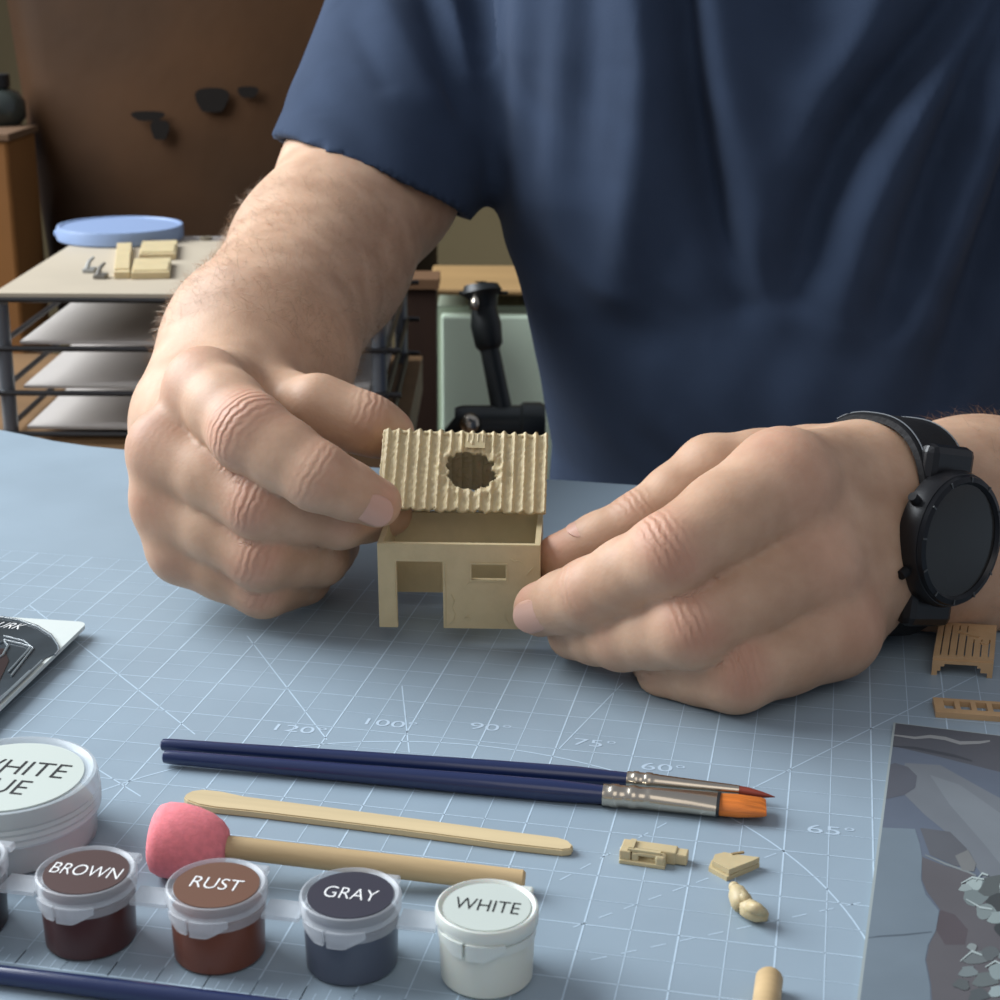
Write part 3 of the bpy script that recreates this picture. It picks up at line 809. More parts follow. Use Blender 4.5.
# ------------------------------------------------------------------ wrist watch
fn_ = -FW*.77*1.0+RT*.62-UP*.14; fn_ -= fa*(fn_@fa); fn_ /= np.linalg.norm(fn_)
fu = np.cross(fn_, fa); fu /= np.linalg.norm(fu)
if fu@UP < 0: fu = -fu
ws_c = wc
wt = thing('wristwatch', 'black wristwatch with a large round dark dial on the wrist at right', 'watch', ws_c)
wt.matrix_world = Matrix(np.vstack([np.column_stack([fa, fu, fn_, ws_c]), [0, 0, 0, 1]]).tolist())
M_strap = mat('watch_strap', srgb(16, 16, 18), .6, spec=.3, bump=.0002, bscale=600)
M_case = mat('watch_case', srgb(20, 20, 22), .35, spec=.4)
M_glass = mat('watch_glass', srgb(40, 37, 34), .16, spec=.35)
bm = bmesh.new(); rings = []
n = 72
for i in range(n):
    a = 2*math.pi*i/n; ca, sa = math.cos(a), math.sin(a)
    ring = []
    hwid = .0098 if abs(sa) < .99 else .0098
    for (x, g) in ((-.0105, .0004), (-.0105, .0022), (-.0092, .0030), (.0092, .0030), (.0105, .0022), (.0105, .0004)):
        ey, ez = .0300+g, .0218+g
        pw = .82
        ring.append(bm.verts.new((x, ey*math.copysign(abs(sa)**pw, sa), ez*math.copysign(abs(ca)**pw, ca))))
    rings.append(ring)
for i in range(n):
    a, b = rings[i], rings[(i+1) % n]
    for k in range(6): bm.faces.new((a[k], a[(k+1) % 6], b[(k+1) % 6], b[k]))
strap = obj('strap', bm, M_strap, wt, smooth=True, sharp=40)
bm = bmesh.new()
for x in (-.0094, .0094):
    P = []
    for i in range(20):
        a = math.radians(38+4.2*i); P.append((x, .0331*math.sin(a)**.82, .0250*math.copysign(abs(math.cos(a))**.82, math.cos(a))))
    add_tube(bm, P, [.00022]*20, 6)
obj('stitching', bm, mat('stitch', srgb(96, 100, 104), .6), strap)
zc_ = .0205
bm = bmesh.new(); add_lathe(bm, [(0, zc_), (.0165, zc_), (.0195, zc_+.002), (.0200, zc_+.006), (.0192, zc_+.0085), (.0165, zc_+.0088)], 72); case = obj('case', bm, M_case, wt, smooth=True, sharp=35)
for s in (-1, 1):
    bm = bmesh.new(); add_box(bm, (0, s*.0205, zc_+.0005), (.0205, .012, .006), bevel=.0026); obj('lug', bm, M_case, case)
bm = bmesh.new(); add_lathe(bm, [(.0190, zc_+.0082), (.0185, zc_+.0098), (.0170, zc_+.0102), (.0162, zc_+.0092), (.0162, zc_+.0080)], 72); obj('bezel', bm, mat('bezel', srgb(30, 31, 34), .3, metal=.6), case, smooth=True, sharp=35)
bm = bmesh.new(); add_lathe(bm, [(.0163, zc_+.0090), (.010, zc_+.0094), (0, zc_+.0095)], 64); obj('dial_glass', bm, M_glass, wt, smooth=True)
bm = bmesh.new()
for k in range(12):
    a = k*math.pi/6; add_box(bm, (.0177*math.cos(a), .0177*math.sin(a), zc_+.0101), (.0016, .0005, .0003), Matrix.Rotation(a, 4, 'Z'))
obj('minute_marks', bm, mat('mark', srgb(62, 64, 64), .5), case)
for a in (150, 210):
    bm = bmesh.new(); an = math.radians(a); P0 = Vector((math.cos(an)*.0195, math.sin(an)*.0195, zc_+.005)); add_tube(bm, [P0, P0*1.0+Vector((math.cos(an)*.0030, math.sin(an)*.0030, 0))], [.0016, .0014], 14); obj('button', bm, M_strap, case, smooth=True, sharp=40)

# ------------------------------------------------------------------ things on the mat
FL = Vector((FW[0], FW[1], 0)).normalized()
def fit_text(bm, body, wd, ht, x, y, z, mi=0, shear=0., rz=0.):
    me = text_mesh(body, 1., shear=shear, bold=-.010)
    xs = [v.co.x for v in me.vertices]; ys = [v.co.y for v in me.vertices]
    cx, cy = (min(xs)+max(xs))/2, (min(ys)+max(ys))/2
    sx, sy = wd/(max(xs)-min(xs)), ht/(max(ys)-min(ys))
    vs = [bm.verts.new(Matrix.Rotation(rz, 3, 'Z') @ Vector(((v.co.x-cx)*sx, (v.co.y-cy)*sy, 0)) + Vector((x, y, z))) for v in me.vertices]
    for p in me.polygons:
        try: bm.faces.new([vs[k] for k in p.vertices]).material_index = mi
        except ValueError: pass
    bpy.data.meshes.remove(me)
def text_obj(name, body, wd, ht, x, y, z, m, parent, rz=0., shear=0.):
    bm = bmesh.new(); fit_text(bm, body, wd, ht, x, y, z, shear=shear, rz=rz)
    for f in bm.faces:
        if f.normal.z < 0: f.normal_flip()
    me = bpy.data.meshes.new(name); bm.to_mesh(me); bm.free()
    return link(name, me, m, parent)

# --- paint pots in a row
def pot(px, py, word, tw, mp, ml, mtx, label, linkto=True, lidm=None, flap=-1.75):
    h = .0158
    c = G(px, py, h)
    t = thing('paint_pot', label, 'paint pot', (c[0], c[1], 0), .02, 'small flip lid paint pots in the front row')
    bm = bmesh.new()
    add_lathe(bm, [(0, 0), (.0086, 0), (.0092, .0007), (.0095, .0102), (.0093, .0102), (.0, .0102)])
    obj('cup', bm, mp, t, smooth=True, sharp=35)
    fm = lidm or M_frost
    bm = bmesh.new()
    add_lathe(bm, [(.0094, .0100), (.0098, .0102), (.0098, .0119), (.0092, .0122), (.0092, .0132)])
    obj('rim', bm, fm, t, smooth=True, sharp=35)
    bm = bmesh.new()
    add_lathe(bm, [(.0090, .0126), (.0099, .0124), (.0102, .0128), (.0103, h-.0008), (.0101, h-.0001), (.0097, h+.0001), (.0091, h-.0003), (.0089, h-.0006), (0, h-.0006)])
    lid = obj('lid', bm, fm, t, smooth=True, sharp=35)
    bm = bmesh.new(); add_lathe(bm, [(.00865, h-.0005), (.00865, h-.0003), (0, h-.0003)], 64); obj('label_disc', bm, ml, lid)
    if word: text_obj('lettering', word, tw, .0041, 0, .0002, h-.00022, mtx, lid)
    # front flap with a notch
    bm = bmesh.new()
    for a0, a1, d0, d1 in ((flap-.62, flap-.10, .0010, .0029), (flap-.03, flap+.72, .0031, .0010)):
        n = 12; prev = None
        for i in range(n+1):
            u = i/n; a = a0+(a1-a0)*u
            dd = d0+(d1-d0)*(min(1, u*1.6) if d1 > d0 else max(0, (u-.45)/.55))
            ring = [bm.verts.new((r*math.cos(a), r*math.sin(a), z)) for r, z in ((.0101, .0130), (.0107, .0130), (.0106, .0126-dd), (.0100, .0126-dd))]
            if prev:
                for k in range(4): bm.faces.new((prev[k], prev[(k+1) % 4], ring[(k+1) % 4], ring[k]))
            else: bm.faces.new(ring)
            prev = ring
        bm.faces.new(prev)
    obj('flap', bm, fm, lid)
    bm = bmesh.new(); add_box(bm, (.004, .0100, .0135), (.0072, .0026, .0016), bevel=.0005); obj('hinge', bm, fm, lid)
    if linkto:
        bm = bmesh.new(); add_box(bm, (.0137, .0012, .0104), (.0078, .0062, .0009)); obj('connector', bm, M_frost, t)
    return t
pot(-44, 858, None, .0140, M_blackp, M_blackp, M_whitep, 'black paint pot cut off by the left edge of the photo')
pot(86, 870, 'BROWN', .0148, M_brownp, M_brownl, M_whitep, 'dark brown paint pot lettered BROWN beside the glue jar')
pot(216.5, 883, 'RUST', .0105, M_rustp, M_rustl, M_whitep, 'reddish brown paint pot lettered RUST in front of the pink sponge')
pot(350.5, 893, 'GRAY', .0108, M_grayp, M_grayl, M_whitep, 'dark gray paint pot lettered GRAY between the rust and white pots')
M_frostw = mat('milky_plastic', srgb(222, 226, 218), .35, alpha=.9, sss=.1)
pot(487, 905, 'WHITE', .0130, M_whitepaint, M_labelw, M_black, 'white paint pot lettered WHITE at the right end of the row', False, M_frostw)

# --- glue jar
hj = .0160
c = G(9, 775, hj)
t = thing('glue_jar', 'large round frosted jar lettered WHITE GLUE at the left edge', 'jar', (c[0], c[1], 0), .02)
bm = bmesh.new(); add_lathe(bm, [(0, .0002), (.0176, .0002), (.0181, .0012), (.0184, .0068), (0, .0068)], 72); obj('glue', bm, M_glue, t, smooth=True, sharp=35)
bm = bmesh.new(); add_lathe(bm, [(0, 0), (.0180, 0), (.0187, .0008), (.0190, .0095), (.0185, .0095)], 72); obj('jar_body', bm, M_frost, t, smooth=True, sharp=35)
bm = bmesh.new(); add_lathe(bm, [(.0190, .0080), (.0199, .0076), (.0201, .0082), (.0197, .0090), (.0202, .0098), (.0197, .0106), (.0202, .0114), (.0197, .0121), (.0201, .0128), (.0199, .0148), (.0195, hj+.0002), (.0188, hj+.0004), (.0180, hj-.0001), (.0176, hj-.0006), (0, hj-.0006)], 96)
sl_ = obj('screw_lid', bm, mat('frosted_lid', srgb(214, 222, 226), .25, alpha=.46), t, smooth=True, sharp=25)
bm = bmesh.new(); add_lathe(bm, [(.0167, hj-.0005), (.0167, hj-.0002), (0, hj-.0002)], 72); obj('label_disc', bm, M_labelw, sl_)
text_obj('lettering', 'WHITE', .0243, .0066, .0000, .0042, hj-.0001, M_black, sl_)
text_obj('lettering', 'GLUE', .0180, .0066, -.0022, -.0048, hj-.0001, M_black, sl_)

# --- brushes
def path(pts, r): return [Vector(G(x, y, rr)) for (x, y), rr in zip(pts, r)]
def lerp2(a, b, u): return (a[0]+(b[0]-a[0])*u, a[1]+(b[1]-a[1])*u)
t = thing('pointed_brush', 'navy paintbrush with thin pointed dark tip, the farther of the pair', 'paintbrush', G(400, 760))
base = Vector(t.location)
def tb_(name, pts, rr, m, par, zz=None, sq=None, n=20, sharp=40):
    P = [Vector(G(x, y, z)) - base for (x, y), z in zip(pts, zz or rr)]
    bm = bmesh.new(); add_tube(bm, P, rr, n, squash=sq); return obj(name, bm, m, par, smooth=True, sharp=sharp)
us = [0, .004, .02, .15, .4, .7, .88, .97, 1]
tb_('handle', [lerp2((161, 744.5), (632, 780), u) for u in us], [.0009, .0015, .0017, .0018, .0021, .0024, .0024, .0019, .0018], M_blue, t, zz=[.0025]*9)
ff = [lerp2((627, 779.5), (739, 790.5), u) for u in (0, .05, .06, .10, .11, .16, .17, .22, .23, .27, .28, 1)]
tb_('ferrule', ff, [.0021, .0021, .0023, .0023, .0021, .0021, .0023, .0023, .0021, .0021, .0020, .0013], M_ferrule, t, zz=[.0026]*12)
tb_('bristles', [lerp2((737, 790.3), (775, 797), u) for u in (0, .3, .7, 1)], [.0012, .0012, .0007, .0001], M_redbr, t, zz=[.0026]*4)
t = thing('flat_brush', 'navy paintbrush with flat orange bristles, the nearer of the pair', 'paintbrush', G(400, 775))
base = Vector(t.location)
tb_('handle', [lerp2((163, 756.5), (606, 795), u) for u in us], [.0009, .0016, .0018, .0019, .0022, .0026, .0027, .0024, .0023], M_blue, t, zz=[.0025]*9)
ff = [lerp2((603, 794.7), (719, 804.5), u) for u in (0, .06, .07, .13, .14, .22, .23, .29, .30, .38, .39, .42, .75, 1)]
sq = [(1, 1)]*11 + [(1, 1), (1.2, .92), (1.45, .78)]
tb_('ferrule', ff, [.0027, .0027, .0029, .0029, .0027, .0027, .0029, .0029, .0027, .0027, .0028, .0028, .0029, .0030], M_ferrule, t, zz=[.0029]*14, sq=sq)
tb_('bristles', [lerp2((718, 804.4), (766, 807.5), u) for u in (0, .4, .9, 1)], [.0028, .0029, .0027, .0025], M_orange, t, zz=[.0027]*4, sq=[(1.4, .8), (1.5, .75), (1.6, .5), (1.6, .35)])
tb_('band', [lerp2((717, 804.3), (720, 804.6), u) for u in (0, 1)], [.0031]*2, M_black, t, zz=[.0029]*2, sq=[(1.42, .79)]*2)
t = thing('paintbrush', 'navy brush handle crossing the bottom left corner', 'paintbrush', G(130, 990))
base = Vector(t.location)
tb_('handle', [lerp2((-60, 967), (330, 1017), u) for u in (0, .02, .4, .8, 1)], [.0014, .0018, .0020, .0022, .0022], M_blue, t, zz=[.0023]*5)

# --- craft stick
zt = .0019
oo = [(184, 797), (186, 793.5), (192, 790.5), (203, 789), (222, 791), (245, 796), (300, 803), (400, 816), (500, 829.5), (558, 837), (568, 840), (573, 845), (571, 848.5), (562, 849.5), (500, 842.5), (400, 829), (300, 816.5), (250, 810.5), (215, 807), (198, 804), (187, 800)]
c = Vector(G(380, 822)); P = [Vector(G(x, y, zt)) - c for x, y in oo]
bm = bmesh.new(); add_prism(bm, [(p.x, p.y) for p in P], .0, zt)
bmesh.ops.recalc_face_normals(bm, faces=bm.faces)
bmesh.ops.bevel(bm, geom=[e for e in bm.edges if abs(e.verts[0].co.z-e.verts[1].co.z) < 1e-5], offset=.0003, segments=2, affect='EDGES')
o = obj('craft_stick', bm, M_wood, None); o.location = c
tag(o, 'flat pale wooden craft stick with rounded ends behind the sponge stick', 'craft stick')

# --- sponge on a stick
a = Vector(G(188, 842, .0082)); b = Vector(G(525, 882, .0027)); d = (b-a).normalized()
t = thing('sponge_applicator', 'pink foam dome on a round wooden stick behind the pots', 'sponge', (a.x, a.y, 0))
base = Vector((a.x, a.y, 0))
bm = bmesh.new(); add_tube(bm, [a-base+d*.004, a-base+d*.012, a-base+d*.04, b-base-d*.006, b-base-d*.0006, b-base], [.0024, .0025, .0026, .0026, .0026, .0020], 22); obj('stick', bm, M_wood2, t, smooth=True, sharp=40)
bm = bmesh.new()
prof = [(-.0080, .0001), (-.0080, .0040), (-.0077, .0060), (-.0069, .0074), (-.0050, .0082), (-.0020, .0083), (.0012, .0079), (.0045, .0069), (.0070, .0055), (.0084, .0040), (.0089, .0027)]
add_tube(bm, [a-base+d*s for s, r in prof], [r for s, r in prof], 40); obj('foam_head', bm, M_pink, t, smooth=True)

# --- three small model parts and dowel
def local(px, py, name, label, cat, rz=0., group=None): 
    g = G(px, py); return thing(name, label, cat, (g[0], g[1], 0), rz, group)
t = local(648, 862, 'resin_fragment', 'beige oblong resin part with a square recess near the flat brush', 'model part', -.06)
bm = bmesh.new()
add_box(bm, (0, .0018, .0016), (.0125, .0034, .0032), bevel=.0003); add_box(bm, (-.001, -.0010, .0005), (.0105, .0030, .001), bevel=.0002)
add_box(bm, (-.0050, -.0008, .0016), (.0026, .0026, .0032), bevel=.0003); add_box(bm, (-.0027, -.0012, .0016), (.0016, .0016, .0026), bevel=.0003); add_box(bm, (.0030, -.0012, .0015), (.0024, .0024, .0030), bevel=.0006)
add_box(bm, (.0003, -.0013, .0026), (.0050, .0012, .0008), bevel=.0002)
add_box(bm, (.0072, .0018, .0015), (.003, .0032, .0026), bevel=.0003)
obj('block', bm, M_resin, t)
bm = bmesh.new(); add_box(bm, (-.0008, -.0012, .0033), (.0075, .0009, .0006)); add_box(bm, (-.0038, .0008, .0034), (.0012, .004, .0008)); obj('ridge', bm, M_resin, t)
t = local(735, 866, 'resin_fragment', 'beige wedge shaped resin part right of the oblong one', 'model part')
pl = [Vector(G(x, y, .0026)) - Vector(t.location) for x, y in ((709, 861), (712, 854), (722, 851.5), (743, 855), (760, 857), (752, 861), (727, 871))]
bm = bmesh.new(); add_prism(bm, [(p.x, p.y) for p in pl], 0, .0011); add_prism(bm, [(p.x*.93+.0003, p.y*.9) for p in pl], .0012, .0026); add_prism(bm, [(p.x*.9+.0002, p.y*.85) for p in pl], .0010, .0014); obj('wedge', bm, M_resin, t)
bm = bmesh.new(); add_box(bm, (.0004, .0012, .00262), (.003, .0006, .0004), Matrix.Rotation(.5, 4, 'Z')); obj('slot_shade_strip', bm, mat('resin_shadow_line', srgb(150, 128, 90), .6), t)  # darker strip laid on the wedge, a slot's shade painted as colour
t = local(748, 905, 'resin_figure', 'small beige lumpy resin figure, nearest of the small parts', 'model part')
g0 = Vector(t.location)
bm = bmesh.new(); P = [Vector(G(x, y, z))-g0 for x, y, z in ((734, 887, .0035), (737, 893, .0030), (741, 901, .0026), (744, 908, .0020))]; add_tube(bm, P, [.0011, .0021, .0024, .0018], 14); add_tube(bm, [Vector(G(739, 890, .0040))-g0, Vector(G(745, 898, .0044))-g0, Vector(G(748, 904, .0032))-g0], [.0007, .0010, .0007], 10)
for v_ in bm.verts: v_.co += Vector((math.sin(v_.co.y*2600), math.sin(v_.co.z*3100), math.sin(v_.co.x*2900)))*.00018
obj('torso', bm, M_resin, t, smooth=True)
bm = bmesh.new(); P = [Vector(G(x, y, z))-g0 for x, y, z in ((741, 908, .0024), (748, 909, .0025), (758, 913, .0023), (766, 915, .0018))]; add_tube(bm, P, [.0013, .0021, .0020, .0013], 14); add_tube(bm, [Vector(G(748, 906, .0042))-g0, Vector(G(757, 908, .0046))-g0, Vector(G(764, 913, .0030))-g0], [.0010, .0012, .0009], 10)
for v_ in bm.verts: v_.co += Vector((math.sin(v_.co.y*2400), math.sin(v_.co.z*3000), math.sin(v_.co.x*2700)))*.00018
obj('legs', bm, M_resin, t, smooth=True)
bm = bmesh.new(); bmesh.ops.create_uvsphere(bm, u_segments=16, v_segments=10, radius=.0012); bmesh.ops.translate(bm, vec=Vector(G(734, 887, .0036))-g0, verts=bm.verts); obj('head', bm, M_resin, t, smooth=True)
e0 = Vector(G(769.5, 977, .0027)); e1 = Vector(G(762, 1040, .0027))
bm = bmesh.new(); add_tube(bm, [e0, e0.lerp(e1, .03), e1], [.0024, .0027, .0027], 26)
o = obj('wooden_dowel', bm, M_wood2, None, smooth=True, sharp=40); tag(o, 'end of a round wooden dowel at the bottom edge of the photo', 'dowel')

# --- slatted stool and ladder like strip at right
p0 = Vector(G(933, 656, .0056)); p1 = Vector(G(994, 659.5, .0056)); p2 = Vector(G(939, 622, .0056))
wS = (p1-p0).length; dS = (p2-p0).dot(Vector((-(p1-p0).y, (p1-p0).x, 0)).normalized()); rz = math.atan2((p1-p0).y, (p1-p0).x)
t = thing('model_stool', 'miniature beige slatted table with stepped legs below the watch', 'miniature table', (p0.x, p0.y, 0), rz)
bm = bmesh.new()
xs = [0]; gaps = []
for k in range(7):
    a_ = wS*(k+.78)/7.6; gaps.append((a_, a_+wS*.022)); xs += [a_, a_+wS*.022]
xs += [wS]
vs = add_panel(bm, xs, [0, .06*dS, .3*dS, .55*dS, .93*dS, dS], lambda x, z: not (any(g[0] < x < g[1] for g in gaps) and .06*dS < z < (.93*dS if x < .55*wS else .55*dS)), 0, .0012)
M4 = Matrix(((1, 0, 0, 0), (0, 0, 1, 0), (0, 1, 0, .0044), (0, 0, 0, 1)))
shr = (p2-p0).dot((p1-p0).normalized())/dS
bmesh.ops.transform(bm, matrix=M4, verts=bm.verts)
for v_ in bm.verts: v_.co.x += shr*v_.co.y
obj('slatted_top', bm, M_resin2, t)
bm = bmesh.new(); add_box(bm, (.72*wS, .66*dS, .0058), (.40*wS, .0010, .0006), Matrix.Rotation(-.55, 4, 'Z')); add_box(bm, (.93*wS, .42*dS, .0058), (.12*wS, .001, .0005)); obj('broken_slat', bm, M_resin2, t)
for y0 in (-.0006, dS-.0008):
    bm = bmesh.new()
    zs = [0, .0014, .0028, .0036, .0046]; xx = [0, .09*wS, .14*wS, .2*wS, .72*wS, .78*wS, .85*wS, wS]
    def sol(x, z):
        if z > .0036: return True
        e = min(x, wS*.94-x if x < .9*wS else 0) if x < .85*wS else 0
        lim = .09*wS if z < .0014 else (.14*wS if z < .0028 else .2*wS)
        return x < lim or x > wS-lim*1.0 - (.0 if z < .0014 else .06*wS)
    add_panel(bm, sorted(set(xx+[wS-.09*wS, wS-.2*wS, wS-.26*wS])), zs, sol, y0, y0+.0014)
    for v_ in bm.verts: v_.co.x += shr*v_.co.y
    obj('leg_frame', bm, M_resin2, t)
p0 = Vector(G(936, 712, .0016)); p1 = Vector(G(1000, 716.5, .0016)); p2 = Vector(G(938, 697.5, .0016))
rz = math.atan2((p1-p0).y, (p1-p0).x); un = (p1-p0).length/64; dS = (p2-p0).dot(Vector((-(p1-p0).y, (p1-p0).x, 0)).normalized())
t = thing('model_window_strip', 'miniature beige ladder like strip with square openings beside the grey card', 'model part', (p0.x, p0.y, 0), rz)
xs = [0]
for k in range(5): xs += [un*(10+16.4*k), un*(21+16.4*k)]
xs += [un*92]
bm = bmesh.new(); add_panel(bm, xs, [0, .30*dS, .84*dS, dS], lambda x, z: not (.30*dS < z < .84*dS and any(un*(10+16.4*k) < x < un*(21+16.4*k) for k in range(5))), 0, .0016)
bmesh.ops.transform(bm, matrix=Matrix(((1, 0, 0, 0), (0, 0, 1, 0), (0, 1, 0, 0), (0, 0, 0, 1))), verts=bm.verts); obj('frame', bm, M_resin2, t)

# --- printed grey card
zc = .0011
q = [Vector(G(x, y, zc)) for x, y in ((893.5, 722), (857, 1000))]
dv = (q[1]-q[0]).normalized(); dh = Vector((-dv.y, dv.x, 0))
tw_ = .075; th_ = .150
t = thing('printed_card', 'grey printed card picturing rubble and smoke at the right edge', 'card', (q[0].x, q[0].y, 0))
cc = [Vector((0, 0, 0)), dv*th_, dv*th_+dh*tw_, Vector((.0865*.9, -.003, 0))]
cc[3] = dh*tw_
M_card = mat('card_grey', srgb(92, 101, 114), .38, var=.06, scale=30)
bm = bmesh.new(); add_prism(bm, [(p.x, p.y) for p in cc], 0, zc-.0001); obj('sheet', bm, mat('card_edge', srgb(150, 160, 160), .5), t)
cards = {}
def cm(r, g, b):
    if (r, g, b) not in cards: cards[r, g, b] = mat('card_ink', srgb(r*1.08, g*1.06, b*1.0), .38, var=.04, scale=60)
    return cards[r, g, b]
bm = bmesh.new(); ml = [M_card]; lay = [0]
def inside(p):
    e = p - Vector((q[0].x, q[0].y, 0)); s = max(.0006, min(tw_-.0003, e.dot(dh))); v = max(.0006, min(th_-.0006, e.dot(dv)))
    return dh*s + dv*v
def ink(poly, col):
    m = cm(*col)
    if m not in ml: ml.append(m)
    lay[0] += 1
    z = zc + lay[0]*.000006
    vs = [bm.verts.new(inside(Vector(G(x, y, zc))) + Vector((0, 0, z))) for x, y in poly]
    f = bm.faces.new(vs); f.material_index = ml.index(m)
def inkline(pts, wd, col):
    n = len(pts); up = [(x, y-wd*(.3+.7*math.sin(math.pi*(i+.3)/n))/2) for i, (x, y) in enumerate(pts)]; dn = [(x, y+wd*(.3+.7*math.sin(math.pi*(i+.3)/n))/2) for i, (x, y) in enumerate(pts)]
    ink(up+dn[::-1], col)
f = bm.faces.new([bm.verts.new(inside(Vector(G(x, y, zc))) + Vector((0, 0, zc))) for x, y in ((880, 700), (840, 1100), (1200, 1100), (1200, 700))])
ink([(880, 715), (1200, 735), (1200, 830), (1060, 800), (1000, 772), (940, 757), (885, 745)], (76, 80, 91))
ink([(905, 763), (940, 765), (985, 790), (1060, 830), (1060, 900), (1000, 895), (985, 880), (962, 845), (925, 815), (900, 790)], (100, 107, 119))
ink([(930, 775), (960, 785), (1010, 820), (1040, 870), (1005, 870), (985, 845), (950, 805)], (108, 116, 128))
inkline([(893, 735), (915, 738), (930, 736.5), (945, 738.5), (960, 743), (980, 742.5), (990, 741)], 3.5, (128, 132, 140))
inkline([(892, 746), (915, 748), (935, 752), (955, 756), (972, 761)], 3, (62, 66, 76))
ink([(870, 762), (895, 763), (908, 767), (917, 776), (915, 788), (904, 795), (870, 797)], (80, 85, 98))
ink([(870, 826), (915, 829), (920, 845), (922, 858), (921, 880), (926, 895), (939, 911), (936, 930), (928, 945), (925, 960), (930, 985), (932, 1100), (800, 1100)], (100, 114, 130))
inkline([(862, 937), (880, 936.5), (905, 935), (932, 932)], 2, (76, 88, 102))
ink([(920, 828), (950, 832), (966, 848), (976, 868), (955, 866), (930, 855)], (82, 86, 96))
ink([(922, 857), (945, 866), (972, 874), (985, 890), (1000, 915), (1060, 930), (1060, 1100), (936, 1100), (931, 985), (926, 960), (929, 945), (939, 925), (941, 911), (927, 892), (922, 880)], (84, 84, 92))
ink([(940, 910), (955, 915), (968, 930), (965, 945), (945, 945), (936, 930)], (76, 72, 80))
inkline([(925, 855), (945, 864), (968, 872), (976, 876)], 2.4, (112, 120, 128))
ink([(955, 856), (968, 850), (976, 864), (974, 872), (962, 870)], (104, 108, 114))
for x, y, r, col in ((978, 893, 17, (120, 134, 142)), (995, 886, 16, (92, 100, 106)), (975, 884, 8, (164, 182, 190)), (965, 888, 6, (150, 166, 174)), (1000, 905, 14, (70, 76, 82)), (985, 912, 10, (128, 142, 150)), (998, 918, 10, (146, 162, 170)), (1003, 930, 9, (66, 72, 78)),
                    (975, 958, 11, (112, 122, 130)), (990, 954, 9, (98, 106, 114)), (968, 972, 9, (122, 134, 144)), (985, 980, 12, (104, 114, 122)), (998, 972, 10, (140, 156, 166)), (962, 985, 8, (92, 100, 108)), (997, 992, 9, (150, 168, 178)), (978, 996, 10, (84, 92, 100)), (972, 948, 5, (140, 152, 160)), (1012, 955, 12, (120, 132, 140)), (1015, 985, 14, (110, 120, 130)), (1010, 890, 12, (150, 164, 172))):
    k = random.random()*6
    ink([(x+r*(1+.22*math.sin(3*a+k)+.12*math.sin(5*a))*math.cos(a), y+r*.72*(1+.2*math.cos(2*a+k))*math.sin(a)) for a in np.linspace(0, 2*math.pi, 14, endpoint=False)], tuple(int(v_*.86) for v_ in col))
for pts in ([(961, 884), (972, 878), (984, 880)], [(966, 900), (980, 908), (992, 910)], [(975, 882), (982, 874), (988, 876)], [(960, 962), (972, 952), (982, 956)], [(985, 968), (995, 962), (1004, 966)]):
    inkline(pts, 2.2, (150, 164, 172))
me = bpy.data.meshes.new('print'); bmesh.ops.triangulate(bm, faces=bm.faces)
for f in bm.faces:
    if f.normal.z < 0: f.normal_flip()
bm.to_mesh(me); bm.free(); link('print', me, ml, t)

# --- blister pack at left
zp = .0040
c0 = Vector(G(88, 622, zp)); c1_ = Vector(G(0, 707, zp)); rz = math.atan2((c1_-c0).x, -(c1_-c0).y)
t = thing('blister_pack', 'clear plastic pack with dark insert and white corner at the left edge', 'package', (c0.x, c0.y, 0), rz)
Ri = Matrix.Rotation(-rz, 3, 'Z')
def L(x, y, z=zp): return Ri @ (Vector(G(x, y, z)) - Vector((c0.x, c0.y, 0)))
rc = .003
cor = [(-rc+rc*math.sin(a), -rc+rc*math.cos(a)) for a in np.linspace(0, math.pi/2, 6)]
W_, H_ = .085, .080
bm = bmesh.new(); add_prism(bm, cor + [(0, -H_), (-W_, -H_), (-W_, 0)], zp-.0012, zp); obj('card_face', bm, mat('pack_white', srgb(206, 214, 210), .35), t)
bm = bmesh.new(); add_prism(bm, [(-.010, -.006), (-.0035, -.016), (-.0035, -H_+.003), (-W_+.003, -H_+.003), (-W_+.003, -.006)], 0, zp-.0012); obj('tray', bm, mat('pack_tray', srgb(40, 46, 50), .3), t)
dk = [L(x, y) for x, y in ((-40, 613), (0, 616.5), (20, 620), (38, 626), (52, 635), (58, 645), (59, 650), (56, 654))]
pl = [(p.x, p.y) for p in dk]; pl += [(-.0012, pl[-1][1]-.004), (-.0012, -H_+.001), (-W_+.001, -H_+.001), (-W_+.001, dk[0].y)]
bm = bmesh.new(); add_prism(bm, pl, zp, zp+.0003); obj('dark_insert', bm, mat('pack_dark', srgb(60, 68, 74), .2, var=.2, scale=60, spec=.7), t)
bm = bmesh.new()
P = [L(x, y, zp+.0005)+Vector((0, 0, .0)) for x, y in ((-40, 614), (0, 617), (20, 620.5), (38, 627), (52, 636), (58, 645), (59, 650), (55, 655))]
add_tube(bm, [(p.x, p.y, zp+.0005) for p in P], [.0003]*len(P), 8)
for pts, r in (([(-4, 644), (4, 641), (8, 646), (3, 655), (-8, 662)], .0004), ([(4, 636), (24, 641), (33, 648), (11, 676)], .0003), ([(4, 640), (22, 644), (31, 647), (8, 672)], .0003), ([(-10, 707), (10, 690), (30, 671)], .0004), ([(-8, 709), (16, 686), (42, 661)], .0004)):
    P = [L(x, y, zp+.0006) for x, y in pts]; add_tube(bm, [(p.x, p.y, zp+.0006) for p in P], [r]*len(P), 8)
obj('shell_ridge_highlight', bm, mat('shell_highlight', srgb(140, 150, 154), .2, alpha=.7, spec=.7), t)  # pale tubes along the shell ridges, highlights put into the colour
